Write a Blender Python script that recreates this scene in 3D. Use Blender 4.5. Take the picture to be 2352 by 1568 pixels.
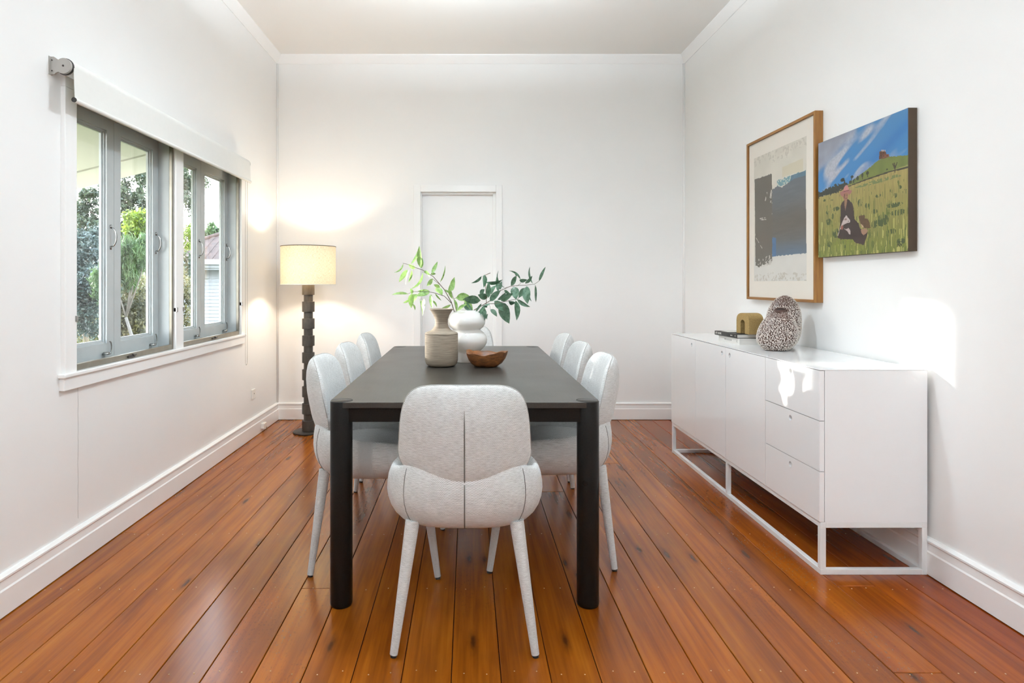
import bpy, bmesh, math, random
import numpy as np
from mathutils import Vector, Matrix

for o in list(bpy.data.objects):
    bpy.data.objects.remove(o)
sc = bpy.context.scene
COL = sc.collection
random.seed(7)
RNG = np.random.default_rng(11)
PI = math.pi

# ------------------------------------------------------------------ camera
CAM_Z = 1.18
FPX = 1400.0
VPX, VPY = 1075.0, 651.0
cam_d = bpy.data.cameras.new('camera')
cam_d.sensor_width = 36.0
cam_d.lens = FPX / 2352 * 36.0
cam_d.shift_x = (1176 - VPX) / 2352
cam_d.shift_y = -(784 - VPY) / 2352
cam_d.clip_start = 0.05
cam_d.clip_end = 300
cam = bpy.data.objects.new('camera', cam_d)
cam.location = (0, 0, CAM_Z)
cam.rotation_euler = (PI / 2, 0, 0)
COL.objects.link(cam)
sc.camera = cam

# ------------------------------------------------------------------ world, sun, big lights, exposure
SKY_STRENGTH = 11.0
SUN_STRENGTH = 18.0
LAMP_POWER = 14.0
FILL_UPLIGHT_POWER = 46.0
FILL_PENDANT_POWER = 112.0
FILL_PENDANT_DOWN = 21.0
UPY = -0.55
EXPOSURE = 0.38
SUN_DIR = Vector((1.0, -0.35, -0.155)).normalized()

w = bpy.data.worlds.new('sky')
sc.world = w
w.use_nodes = True
nt = w.node_tree
nt.nodes.clear()
out = nt.nodes.new('ShaderNodeOutputWorld')
bg = nt.nodes.new('ShaderNodeBackground')
tc = nt.nodes.new('ShaderNodeTexCoord')
sep = nt.nodes.new('ShaderNodeSeparateXYZ')
ramp = nt.nodes.new('ShaderNodeValToRGB')
ramp.color_ramp.elements[0].position = 0.0
ramp.color_ramp.elements[0].color = (1.0, 0.99, 0.96, 1)
ramp.color_ramp.elements[1].position = 0.75
ramp.color_ramp.elements[1].color = (0.62, 0.80, 1.0, 1)
nt.links.new(tc.outputs['Generated'], sep.inputs[0])
nt.links.new(sep.outputs['Z'], ramp.inputs[0])
nt.links.new(ramp.outputs[0], bg.inputs[0])
bg.inputs[1].default_value = SKY_STRENGTH
nt.links.new(bg.outputs[0], out.inputs[0])

def light(name, kind, loc, direction=None, **kw):
    d = bpy.data.lights.new(name, kind)
    for k, v in kw.items():
        setattr(d, k, v)
    o = bpy.data.objects.new(name, d)
    o.location = loc
    if direction is not None:
        o.rotation_euler = Vector(direction).to_track_quat('-Z', 'Y').to_euler()
    COL.objects.link(o)
    return o

light('sun', 'SUN', (-20, 10, 8), SUN_DIR, energy=SUN_STRENGTH, angle=math.radians(1.3), color=(1.0, 0.95, 0.87))
for k, (ya, yb) in enumerate(((2.56, 3.43), (3.52, 4.42))):
    p = light('window_portal', 'AREA', (-1.83, (ya + yb) / 2, 1.4), (1, 0, 0), energy=1.0, shape='RECTANGLE', size=yb - ya, size_y=1.17)
    p.rotation_euler = (PI / 2, 0, -PI / 2)
    p.data.cycles.is_portal = True

# two added fill lights behind the camera wash the ceiling
for _x in (-0.75, 0.95):
    light('fill_uplight', 'AREA', (_x, UPY, 1.80), (0, 0, 1), energy=FILL_UPLIGHT_POWER, shape='DISK', size=0.26, color=(0.75, 0.885, 1.0))
# added fill light above the table, thrown on the ceiling
light('pendant_fill_up', 'AREA', (-0.01, 2.85, 2.70), (0, 0, 1), energy=FILL_PENDANT_POWER, shape='DISK', size=0.34, color=(0.79, 0.905, 1.0))
light('pendant_fill_down', 'AREA', (-0.01, 2.85, 2.588), (0, 0, -1), energy=FILL_PENDANT_DOWN, shape='DISK', size=0.22, color=(0.80, 0.91, 1.0))  # added downward fill for the lower walls and sideboard

sc.view_settings.view_transform = 'Standard'
sc.view_settings.look = 'None'
sc.view_settings.gamma = 1.0
sc.view_settings.use_curve_mapping = False
sc.view_settings.exposure = EXPOSURE
try:
    sc.cycles.use_denoising = True
    sc.cycles.denoiser = 'OPENIMAGEDENOISE'
    sc.cycles.max_bounces = 10
    sc.cycles.diffuse_bounces = 6
    sc.cycles.transparent_max_bounces = 16
    sc.cycles.sample_clamp_indirect = 6.0
    sc.cycles.caustics_reflective = False
    sc.cycles.caustics_refractive = False
except Exception:
    pass

# ------------------------------------------------------------------ helpers
def tag(o, label=None, cat=None, group=None, kind=None):
    if label: o['label'] = label
    if cat: o['category'] = cat
    if group: o['group'] = group
    if kind: o['kind'] = kind
    return o

class MB:
    """collects shapes for ONE mesh"""
    def __init__(self):
        self.v = []; self.f = []; self.uv = None
    def add(self, verts, faces):
        n = len(self.v)
        self.v.extend([tuple(p) for p in verts])
        self.f.extend([tuple(i + n for i in fc) for fc in faces])
        return self
    def box(self, x0, x1, y0, y1, z0, z1):
        vs = [(x0, y0, z0), (x1, y0, z0), (x1, y1, z0), (x0, y1, z0), (x0, y0, z1), (x1, y0, z1), (x1, y1, z1), (x0, y1, z1)]
        return self.add(vs, [(0, 3, 2, 1), (4, 5, 6, 7), (0, 1, 5, 4), (1, 2, 6, 5), (2, 3, 7, 6), (3, 0, 4, 7)])
    def lathe(self, prof, n=32, cx=0, cy=0, cap=True):
        """prof: list of (r, z)"""
        vs = []
        for r, z in prof:
            for k in range(n):
                a = 2 * PI * k / n
                vs.append((cx + r * math.cos(a), cy + r * math.sin(a), z))
        fs = []
        for i in range(len(prof) - 1):
            for k in range(n):
                a, b = i * n + k, i * n + (k + 1) % n
                fs.append((a, b, b + n, a + n))
        if cap:
            fs.append(tuple(reversed(range(n))))
            m = (len(prof) - 1) * n
            fs.append(tuple(m + k for k in range(n)))
        return self.add(vs, fs)
    def tube(self, pts, r, n=8, r1=None, cap=True):
        pts = [Vector(p) for p in pts]
        m = len(pts)
        vs = []
        up = Vector((0.13, 0.31, 0.94)).normalized()
        for i, p in enumerate(pts):
            t = (pts[min(i + 1, m - 1)] - pts[max(i - 1, 0)])
            if t.length < 1e-9: t = Vector((0, 0, 1))
            t.normalize()
            a = t.cross(up)
            if a.length < 1e-3: a = t.cross(Vector((1, 0, 0)))
            a.normalize(); b = t.cross(a)
            if isinstance(r, (list, tuple)): rr = r[i]
            elif r1 is not None: rr = r + (r1 - r) * i / max(1, m - 1)
            else: rr = r
            for k in range(n):
                an = 2 * PI * k / n
                vs.append(p + a * (rr * math.cos(an)) + b * (rr * math.sin(an)))
        fs = []
        for i in range(m - 1):
            for k in range(n):
                q, s = i * n + k, i * n + (k + 1) % n
                fs.append((q, s, s + n, q + n))
        if cap:
            fs.append(tuple(reversed(range(n))))
            fs.append(tuple((m - 1) * n + k for k in range(n)))
        return self.add(vs, fs)
    def prism(self, poly, axis, a, b):
        """extrude a 2D polygon along axis 0/1/2 from a to b; poly gives the other two coords in order"""
        n = len(poly)
        def mk(p, t):
            q = [0, 0, 0]; q[axis] = t
            oth = [i for i in range(3) if i != axis]
            q[oth[0]], q[oth[1]] = p
            return tuple(q)
        vs = [mk(p, a) for p in poly] + [mk(p, b) for p in poly]
        fs = [tuple(reversed(range(n))), tuple(n + k for k in range(n))]
        for k in range(n):
            fs.append((k, (k + 1) % n, (k + 1) % n + n, k + n))
        return self.add(vs, fs)
    def build(self, name, mat, parent=None, smooth=False, bevel=0, seg=2, world=False, kind=None, auto=None, uvs=None, fix=True):
        me = bpy.data.meshes.new(name)
        off = Vector((0, 0, 0))
        if world and parent is not None:
            q = parent; off = Vector((0, 0, 0))
            while q is not None:
                off += q.location; q = q.parent
        me.from_pydata([tuple(Vector(p) - off) for p in self.v] if world and parent is not None else self.v, [], self.f)
        if fix:
            bm = bmesh.new(); bm.from_mesh(me)
            bmesh.ops.recalc_face_normals(bm, faces=bm.faces)
            bm.to_mesh(me); bm.free()
        if uvs is not None:
            ul = me.uv_layers.new(name='UVMap')
            vi = np.empty(len(me.loops), dtype=np.int32)
            me.loops.foreach_get('vertex_index', vi)
            ul.data.foreach_set('uv', np.asarray(uvs, dtype=np.float32)[vi].ravel())
        me.materials.append(mat)
        o = bpy.data.objects.new(name, me)
        COL.objects.link(o)
        if parent is not None: o.parent = parent
        if smooth:
            me.shade_smooth() if hasattr(me, 'shade_smooth') else me.polygons.foreach_set('use_smooth', [True] * len(me.polygons))
        if auto is not None:
            me.shade_smooth()
            me.set_sharp_from_angle(angle=math.radians(auto))
        if bevel:
            md = o.modifiers.new('bevel', 'BEVEL'); md.width = bevel; md.segments = seg; md.limit_method = 'ANGLE'; md.angle_limit = math.radians(35)
        if kind: o['kind'] = kind
        return o

def thing(name, label, cat, loc=(0, 0, 0), rotz=0, group=None, kind=None):
    o = bpy.data.objects.new(name, None)
    o.empty_display_size = 0.1
    COL.objects.link(o)
    o.location = loc; o.rotation_euler = (0, 0, rotz)
    return tag(o, label, cat, group, kind)

def copy_tree(o, parent=None):
    c = o.copy(); COL.objects.link(c); c.parent = parent
    for ch in list(o.children):
        copy_tree(ch, c)
    return c

def px(x, y, Y):
    """a point of the photograph at distance Y from the camera"""
    return Vector(((x - VPX) / FPX * Y, Y, CAM_Z - (y - VPY) / FPX * Y))

# ------------------------------------------------------------------ materials
MATS = {}
def S(c):
    return tuple(((v / 255 + 0.055) / 1.055) ** 2.4 if v > 10 else v / 255 / 12.92 for v in c) + (1,)

class N:
    def __init__(self, name):
        self.m = bpy.data.materials.new(name); self.m.use_nodes = True
        self.t = self.m.node_tree; self.t.nodes.clear()
        self.out = self.t.nodes.new('ShaderNodeOutputMaterial')
    def n(self, kind, ins=None, **kw):
        x = self.t.nodes.new('ShaderNode' + kind)
        for k, v in kw.items(): setattr(x, k, v)
        for k, v in (ins or {}).items():
            s = x.inputs[k]
            if isinstance(v, bpy.types.NodeSocket): self.t.links.new(v, s)
            else: s.default_value = v
        return x
    def math(self, op, a, b=0.0, c=None):
        ins = {0: a, 1: b}
        if c is not None: ins[2] = c
        return self.n('Math', ins, operation=op).outputs[0]
    def mix(self, fac, a, b, blend='MIX'):
        x = self.n('Mix', None, data_type='RGBA', blend_type=blend)
        for idx, v in ((0, fac), (6, a), (7, b)):
            s = x.inputs[idx]
            if isinstance(v, bpy.types.NodeSocket): self.t.links.new(v, s)
            else: s.default_value = v
        return x.outputs[2]
    def ramp(self, fac, stops, interp='LINEAR'):
        x = self.n('ValToRGB', {0: fac})
        x.color_ramp.interpolation = interp
        e = x.color_ramp.elements
        while len(e) < len(stops): e.new(0.5)
        for k, (p, c) in enumerate(stops):
            e[k].position = p
            e[k].color = c if len(c) == 4 else tuple(c) + (1,)
        return x.outputs[0]
    def bump(self, h, strength=0.3, dist=0.002):
        return self.n('Bump', {'Height': h, 'Strength': strength, 'Distance': dist}).outputs[0]
    def finish(self, sh):
        self.t.links.new(sh, self.out.inputs[0])
        return self.m
    def principled(self, **k):
        ins = {}
        names = {'color': 'Base Color', 'rough': 'Roughness', 'metal': 'Metallic', 'normal': 'Normal', 'coat': 'Coat Weight', 'coat_rough': 'Coat Roughness',
                 'spec': 'Specular IOR Level', 'trans': 'Transmission Weight', 'sss': 'Subsurface Weight', 'sss_r': 'Subsurface Radius', 'sss_s': 'Subsurface Scale',
                 'emit': 'Emission Color', 'emit_s': 'Emission Strength', 'sheen': 'Sheen Weight', 'ior': 'IOR'}
        for a, v in k.items(): ins[names[a]] = v
        return self.n('BsdfPrincipled', ins).outputs[0]

def plain(name, col, rough=0.5, metal=0.0, noise=0.0, nscale=8.0, bump=0.0, bscale=80.0, coat=0.0, spec=0.5):
    n = N(name)
    tcn = n.n('TexCoord').outputs['Object']
    c = col
    if noise > 0:
        t = n.n('TexNoise', {'Vector': tcn, 'Scale': nscale, 'Detail': 4.0}).outputs['Fac']
        dark = tuple(x * (1 - noise) for x in col[:3]) + (1,)
        lite = tuple(min(1, x * (1 + noise * 0.5)) for x in col[:3]) + (1,)
        c = n.ramp(t, [(0.3, dark), (0.7, lite)])
    kw = dict(color=c, rough=rough, metal=metal, spec=spec)
    if coat: kw['coat'] = coat; kw['coat_rough'] = 0.08
    if bump > 0:
        b = n.n('TexNoise', {'Vector': tcn, 'Scale': bscale, 'Detail': 3.0}).outputs['Fac']
        kw['normal'] = n.bump(b, bump, 0.002)
    return n.finish(n.principled(**kw))

M = {}
M['wall'] = plain('wall_paint', S((241, 240, 238)), 0.42, noise=0.015, nscale=2.0, bump=0.12, bscale=30)
M['ceiling'] = plain('ceiling_paint', S((242, 240, 236)), 0.6, noise=0.01, nscale=1.5, bump=0.05, bscale=30)
M['trim'] = plain('trim_gloss_paint', S((243, 242, 240)), 0.3, noise=0.01, nscale=6, bump=0.04, bscale=25)
M['joint'] = plain('dark_subfloor', (0.02, 0.012, 0.008, 1), 0.9, noise=0.2)  # near-black slab colour showing in the gaps between boards
M['grey_paint'] = plain('grey_window_paint', S((184, 189, 189)), 0.4, noise=0.05, nscale=12, bump=0.15, bscale=60)
M['bronze'] = plain('bronze_aluminium', S((140, 134, 122)), 0.35, metal=0.6, noise=0.12, nscale=20)
M['chrome'] = plain('chrome', S((150, 150, 148)), 0.2, metal=1.0, noise=0.05)
M['blind'] = plain('blind_fabric', S((226, 225, 220)), 0.8, noise=0.012, nscale=40)
M['bracket'] = plain('bracket_plastic', S((172, 168, 162)), 0.5, noise=0.02)
M['dark'] = plain('dark_metal', S((42, 38, 35)), 0.4, noise=0.1)
M['chain'] = plain('bead_chain', S((120, 115, 105)), 0.35, metal=0.7, noise=0.05)
M['table'] = None
M['lacquer'] = plain('white_lacquer', S((243, 243, 243)), 0.16, noise=0.006, nscale=3, coat=0.35)
M['lacquer_edge'] = plain('white_powder_coat', S((236, 236, 235)), 0.35, noise=0.02, nscale=15)
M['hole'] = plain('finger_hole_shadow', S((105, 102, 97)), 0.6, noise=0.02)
M['black_wood'] = None
M['cream'] = plain('cream_exterior_paint', S((182, 178, 164)), 0.55, noise=0.02, nscale=5)
M['book_black'] = plain('black_book_cloth', S((38, 36, 33)), 0.5, noise=0.06, nscale=30)
M['book_white'] = plain('white_book_cover', S((222, 218, 212)), 0.45, noise=0.015, nscale=20)
M['ink_white'] = plain('white_print', S((235, 232, 225)), 0.6, noise=0.01)
M['ink_black'] = plain('black_print', S((40, 38, 36)), 0.6, noise=0.01)
M['cork'] = plain('cork_clay', S((160, 132, 82)), 0.9, noise=0.25, nscale=160, bump=0.5, bscale=260)
M['canvas_edge'] = plain('canvas_edge_paint', S((72, 56, 40)), 0.7, noise=0.1, nscale=20)
M['mat_board'] = plain('mat_board', S((232, 224, 212)), 0.8, noise=0.008)
M['clay'] = plain('brown_glaze', S((70, 42, 30)), 0.45, noise=0.3, nscale=20)
M['nodule'] = plain('pale_nodule_glaze', S((216, 206, 198)), 0.4, noise=0.18, nscale=45)
M['mouth'] = plain('vase_inside', S((22, 14, 10)), 0.8, noise=0.05)
M['seam'] = plain('seam_crease_shade', S((120, 117, 112)), 0.9, noise=0.05)  # dark grey stands for the shade in the seam creases
M['edge_crack'] = plain('edge_shade_crack_grey', S((178, 176, 172)), 0.9, noise=0.05)  # paler crease shade for the back rim, shared with the plaster crack
M['plastic'] = plain('white_plastic', S((236, 233, 226)), 0.35, noise=0.005)
M['roof_tile'] = plain('brown_roof_tile', S((66, 48, 41)), 0.85, noise=0.45, nscale=5)
M['gutter'] = plain('blue_grey_gutter', S((150, 170, 185)), 0.5, noise=0.05)
M['weatherboard'] = plain('white_weatherboard', S((132, 137, 142)), 0.6, noise=0.04, nscale=3)
M['bark'] = plain('bark', S((92, 80, 68)), 0.9, noise=0.3, nscale=10)
M['pale_bark'] = plain('pale_bark', S((84, 79, 73)), 0.9, noise=0.25, nscale=12)
M['soil'] = plain('ground_grass', S((70, 78, 44)), 0.95, noise=0.35, nscale=3)
M['nail'] = plain('nail_filler', S((196, 158, 108)), 0.5, noise=0.05)

def leaf_mat(name, c1, c2, trans=0.5, scale=0.6, rough=0.45):
    n = N(name)
    g = n.n('NewGeometry')
    t = n.n('TexNoise', {'Vector': g.outputs['Position'], 'Scale': scale * 6, 'Detail': 3.0}).outputs['Fac']
    c = n.ramp(t, [(0.35, c1), (0.65, c2)])
    d = n.principled(color=c, rough=rough)
    tr = n.n('BsdfTranslucent', {'Color': n.mix(0.5, c, (0.5, 0.8, 0.1, 1), 'MULTIPLY')}).outputs[0]
    tr = n.n('BsdfTranslucent', {'Color': c}).outputs[0]
    return n.finish(n.n('MixShader', {0: trans, 1: d, 2: tr}).outputs[0])
M['leaf_dark'] = leaf_mat('dark_gum_leaves', S((34, 46, 28)), S((72, 84, 62)), 0.35)
M['leaf_lime'] = leaf_mat('lime_leaves', S((74, 94, 24)), S((118, 138, 44)), 0.5)
M['leaf_feather'] = leaf_mat('feathery_leaves', S((46, 70, 36)), S((86, 110, 66)), 0.4)
M['leaf_blue'] = leaf_mat('blue_green_leaves', S((38, 50, 48)), S((72, 86, 80)), 0.3)
M['leaf_brown'] = leaf_mat('brown_green_undergrowth', S((56, 58, 38)), S((110, 106, 66)), 0.3)
M['leaf_blocker'] = leaf_mat('sun_blocker_needles', S((30, 44, 24)), S((50, 70, 40)), 0.1)  # for the added conifers that block the sun
M['grass_blade'] = leaf_mat('long_grass', S((120, 132, 50)), S((196, 194, 110)), 0.4)
M['leaf_light'] = leaf_mat('young_branch_leaves', S((112, 150, 78)), S((158, 190, 118)), 0.4, 8)
M['leaf_green'] = leaf_mat('grey_green_branch_leaves', S((58, 92, 66)), S((104, 134, 112)), 0.22, 8, 0.35)
M['twig'] = plain('twig_bark', S((98, 86, 70)), 0.8, noise=0.2, nscale=30)

def glass_mat():
    n = N('window_glass')
    fr = n.math('MULTIPLY_ADD', n.math('POWER', n.n('LayerWeight', {'Blend': 0.5}).outputs['Facing'], 5.0), 0.9, 0.035)
    tr = n.n('BsdfTransparent', {'Color': (0.985, 0.99, 0.99, 1)}).outputs[0]
    gl = n.n('BsdfGlossy', {'Roughness': 0.02, 'Color': (1, 1, 1, 1)}).outputs[0]
    return n.finish(n.n('MixShader', {0: n.math('MULTIPLY', fr, 0.9), 1: tr, 2: gl}).outputs[0])
M['glass'] = glass_mat()

def fabric_mat():
    n = N('oatmeal_weave')
    uv = n.n('TexCoord').outputs['UV']
    s = n.n('SeparateXYZ', {0: uv})
    per = 0.0052
    a = n.math('SINE', n.math('MULTIPLY', s.outputs[0], 2 * PI / per))
    row = n.math('MULTIPLY', s.outputs[1], 2 * PI / per)
    b = n.math('SINE', row)
    wv = n.math('MULTIPLY', a, b)
    nz = n.n('TexNoise', {'Vector': n.n('Mapping', {'Vector': uv, 'Scale': (60, 420, 1)}).outputs[0], 'Scale': 1.0, 'Detail': 2.0}).outputs['Fac']
    nz2 = n.n('TexNoise', {'Vector': uv, 'Scale': 25.0, 'Detail': 3.0}).outputs['Fac']
    h = n.math('ADD', n.math('MULTIPLY', wv, 0.5), n.math('MULTIPLY', nz, 1.2))
    c = n.ramp(n.math('ADD', n.math('MULTIPLY', wv, 0.22), n.math('ADD', n.math('MULTIPLY', nz, 0.7), n.math('MULTIPLY', nz2, 0.2))),
               [(0.15, S((164, 162, 158))), (0.5, S((213, 213, 211))), (0.85, S((234, 234, 233)))])
    return n.finish(n.principled(color=c, rough=0.9, normal=n.bump(h, 0.55, 0.0016), sheen=0.25, spec=0.2))
M['fabric'] = fabric_mat()

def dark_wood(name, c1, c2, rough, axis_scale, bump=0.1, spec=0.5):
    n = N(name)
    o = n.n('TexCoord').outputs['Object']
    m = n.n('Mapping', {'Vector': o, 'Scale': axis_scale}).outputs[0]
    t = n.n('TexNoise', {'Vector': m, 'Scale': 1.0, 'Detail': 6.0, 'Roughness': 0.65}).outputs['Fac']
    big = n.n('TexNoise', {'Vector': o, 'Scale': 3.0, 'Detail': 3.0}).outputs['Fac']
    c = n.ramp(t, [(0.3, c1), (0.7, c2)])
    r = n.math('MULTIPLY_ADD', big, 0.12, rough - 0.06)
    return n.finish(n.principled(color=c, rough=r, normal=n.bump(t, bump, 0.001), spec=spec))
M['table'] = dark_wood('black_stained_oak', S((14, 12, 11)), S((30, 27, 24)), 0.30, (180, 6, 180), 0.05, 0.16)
M['table_top'] = dark_wood('black_stained_oak_sheen_top', S((30, 27, 24)), S((52, 48, 42)), 0.34, (180, 6, 180), 0.1, 0.6)  # lighter greyish stain with the glancing reflection put into its colour
M['black_wood'] = dark_wood('dark_bronzed_wood', S((50, 45, 40)), S((72, 66, 59)), 0.5, (60, 60, 20))
M['oak'] = dark_wood('oak_frame', S((122, 78, 28)), S((158, 110, 52)), 0.45, (90, 90, 6), 0.05)
M['oak_h'] = dark_wood('oak_frame_rail', S((122, 78, 28)), S((158, 110, 52)), 0.45, (90, 6, 90), 0.05)
M['grey_wood'] = dark_wood('grey_limed_wood', S((112, 98, 82)), S((160, 146, 129)), 0.75, (14, 14, 420), 0.2)
M['bowl'] = dark_wood('teak_root', S((70, 38, 14)), S((140, 86, 40)), 0.55, (30, 30, 70), 0.4)

def floor_mat():
    n = N('varnished_pine_boards')
    oc = n.n('TexCoord').outputs['Object']
    rnd = n.n('ObjectInfo').outputs['Random']
    off = n.n('CombineXYZ', {0: n.math('MULTIPLY', rnd, 37.0), 1: n.math('MULTIPLY', rnd, 91.0), 2: 0.0}).outputs[0]
    v = n.n('VectorMath', {0: oc, 1: off}, operation='ADD').outputs[0]
    # long grain
    g1 = n.n('TexNoise', {'Vector': n.n('Mapping', {'Vector': v, 'Scale': (55, 1.6, 55)}).outputs[0], 'Scale': 1.0, 'Detail': 6.0, 'Roughness': 0.6, 'Distortion': 0.6}).outputs['Fac']
    g2 = n.n('TexNoise', {'Vector': n.n('Mapping', {'Vector': v, 'Scale': (9, 0.7, 9)}).outputs[0], 'Scale': 1.0, 'Detail': 4.0, 'Distortion': 1.2}).outputs['Fac']
    grain = n.math('ADD', n.math('MULTIPLY', g1, 0.42), n.math('MULTIPLY', g2, 0.58))
    c = n.ramp(grain, [(0.28, S((104, 48, 8))), (0.5, S((146, 78, 15))), (0.72, S((170, 102, 26)))])
    # board to board tone
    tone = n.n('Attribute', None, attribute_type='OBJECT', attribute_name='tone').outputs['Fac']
    val = n.ramp(rnd, [(0.0, (0.70, 0.64, 0.58, 1)), (0.4, (1.0, 1.0, 1.0, 1)), (0.7, (1.08, 1.12, 1.1, 1)), (1.0, (0.86, 0.74, 0.62, 1))])
    c = n.mix(1.0, c, val, 'MULTIPLY')
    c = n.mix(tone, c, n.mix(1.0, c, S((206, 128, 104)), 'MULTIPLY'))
    # blotchy stain
    bl = n.n('TexNoise', {'Vector': n.n('Mapping', {'Vector': v, 'Scale': (5, 1.5, 5)}).outputs[0], 'Scale': 1.0, 'Detail': 4.0}).outputs['Fac']
    c = n.mix(n.ramp(bl, [(0.5, (0, 0, 0, 1)), (0.75, (0.5, 0.5, 0.5, 1))]), c, S((84, 38, 12)))
    # knots
    vv = n.n('TexVoronoi', {'Vector': n.n('Mapping', {'Vector': v, 'Scale': (5.0, 1.25, 0.0)}).outputs[0], 'Scale': 1.0, 'Randomness': 1.0}, voronoi_dimensions='2D').outputs['Distance']
    wob = n.n('TexNoise', {'Vector': n.n('Mapping', {'Vector': v, 'Scale': (60, 25, 0)}).outputs[0], 'Scale': 1.0, 'Detail': 3.0}).outputs['Fac']
    kd = n.math('ADD', vv, n.math('MULTIPLY', n.math('SUBTRACT', wob, 0.5), 0.06))
    knot = n.ramp(kd, [(0.02, (1, 1, 1, 1)), (0.06, (0.3, 0.3, 0.3, 1)), (0.11, (0, 0, 0, 1))])
    gate = n.math('GREATER_THAN', n.math('FRACT', n.math('MULTIPLY', rnd, 7.3)), 0.3)
    c = n.mix(n.math('MULTIPLY', n.math('MULTIPLY', knot, gate), 0.85), c, S((58, 28, 10)))
    # worn flecks on some boards
    fl = n.n('TexNoise', {'Vector': n.n('Mapping', {'Vector': v, 'Scale': (190, 70, 0)}).outputs[0], 'Scale': 1.0, 'Detail': 2.0}).outputs['Fac']
    zone = n.n('TexNoise', {'Vector': n.n('Mapping', {'Vector': v, 'Scale': (6, 1.2, 0)}).outputs[0], 'Scale': 1.0, 'Detail': 2.0}).outputs['Fac']
    worn = n.n('Attribute', None, attribute_type='OBJECT', attribute_name='worn').outputs['Fac']
    flk = n.math('MULTIPLY', n.ramp(fl, [(0.60, (0, 0, 0, 1)), (0.66, (1, 1, 1, 1))]), n.ramp(zone, [(0.45, (0, 0, 0, 1)), (0.6, (1, 1, 1, 1))]))
    flk = n.math('MULTIPLY', flk, worn)
    c = n.mix(n.math('MULTIPLY', flk, 0.85), c, S((48, 25, 8)))
    wav = n.n('TexNoise', {'Vector': n.n('Mapping', {'Vector': v, 'Scale': (10, 3, 0)}).outputs[0], 'Scale': 1.0, 'Detail': 3.0}).outputs['Fac']
    rough = n.math('ADD', n.math('MULTIPLY_ADD', g1, 0.06, 0.20), n.math('MULTIPLY', flk, 0.08))
    h = wav
    return n.finish(n.principled(color=c, rough=rough, normal=n.bump(h, 0.045, 0.004), spec=0.36))
M['floor'] = floor_mat()

def shade_mat():
    n = N('linen_lampshade')
    uv = n.n('TexCoord').outputs['UV']
    t1 = n.n('TexNoise', {'Vector': n.n('Mapping', {'Vector': uv, 'Scale': (60, 700, 1)}).outputs[0], 'Scale': 1.0, 'Detail': 3.0}).outputs['Fac']
    t2 = n.n('TexNoise', {'Vector': n.n('Mapping', {'Vector': uv, 'Scale': (700, 60, 1)}).outputs[0], 'Scale': 1.0, 'Detail': 3.0}).outputs['Fac']
    t = n.math('MULTIPLY', n.math('ADD', t1, t2), 0.5)
    c = n.ramp(t, [(0.35, S((176, 156, 122))), (0.5, S((226, 212, 182))), (0.65, S((242, 232, 210)))])
    d = n.n('BsdfDiffuse', {'Color': c}).outputs[0]
    tr = n.n('BsdfTranslucent', {'Color': c}).outputs[0]
    return n.finish(n.n('MixShader', {0: 0.075, 1: d, 2: tr}).outputs[0])
M['shade'] = shade_mat()

def opal_mat():
    n = N('opal_glass')
    oc = n.n('TexCoord').outputs['Object']
    sp = n.n('TexVoronoi', {'Vector': oc, 'Scale': 55.0}).outputs['Distance']
    c = n.ramp(sp, [(0.0, (1, 1, 1, 1)), (0.16, S((253, 253, 252))), (0.2, S((246, 245, 243)))])
    p = n.principled(color=c, rough=0.08, coat=0.8, coat_rough=0.03)
    tr = n.n('BsdfTranslucent', {'Color': S((240, 236, 230))}).outputs[0]
    return n.finish(n.n('MixShader', {0: 0.42, 1: p, 2: tr}).outputs[0])
M['opal'] = opal_mat()

def art_mat(name, rough):
    n = N(name)
    c = n.n('VertexColor', None, layer_name='art').outputs[0]
    t = n.n('TexNoise', {'Vector': n.n('TexCoord').outputs['Object'], 'Scale': 260.0, 'Detail': 2.0}).outputs['Fac']
    return n.finish(n.principled(color=c, rough=rough, normal=n.bump(t, 0.25, 0.001)))
M['painting'] = art_mat('oil_paint', 0.4)
M['print'] = art_mat('printed_paper', 0.75)

def glazing_mat():
    n = N('picture_glazing')
    tr = n.n('BsdfTransparent', {'Color': (1, 1, 1, 1)}).outputs[0]
    gl = n.n('BsdfGlossy', {'Roughness': 0.05}).outputs[0]
    fr = n.math('MULTIPLY_ADD', n.math('POWER', n.n('LayerWeight', {'Blend': 0.5}).outputs['Facing'], 5.0), 0.6, 0.008)
    return n.finish(n.n('MixShader', {0: fr, 1: tr, 2: gl}).outputs[0])
M['glazing'] = glazing_mat()

# ------------------------------------------------------------------ room shell
XL, XR, YB, YF, ZC = -1.66, 1.88, 5.295, -1.6, 3.155
T = 0.14
W1 = (2.56, 3.43); W2 = (3.52, 4.42)
WZ = (0.812, 1.985)

def structure(o, label):
    o['kind'] = 'structure'; o['label'] = label
    return o

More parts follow.
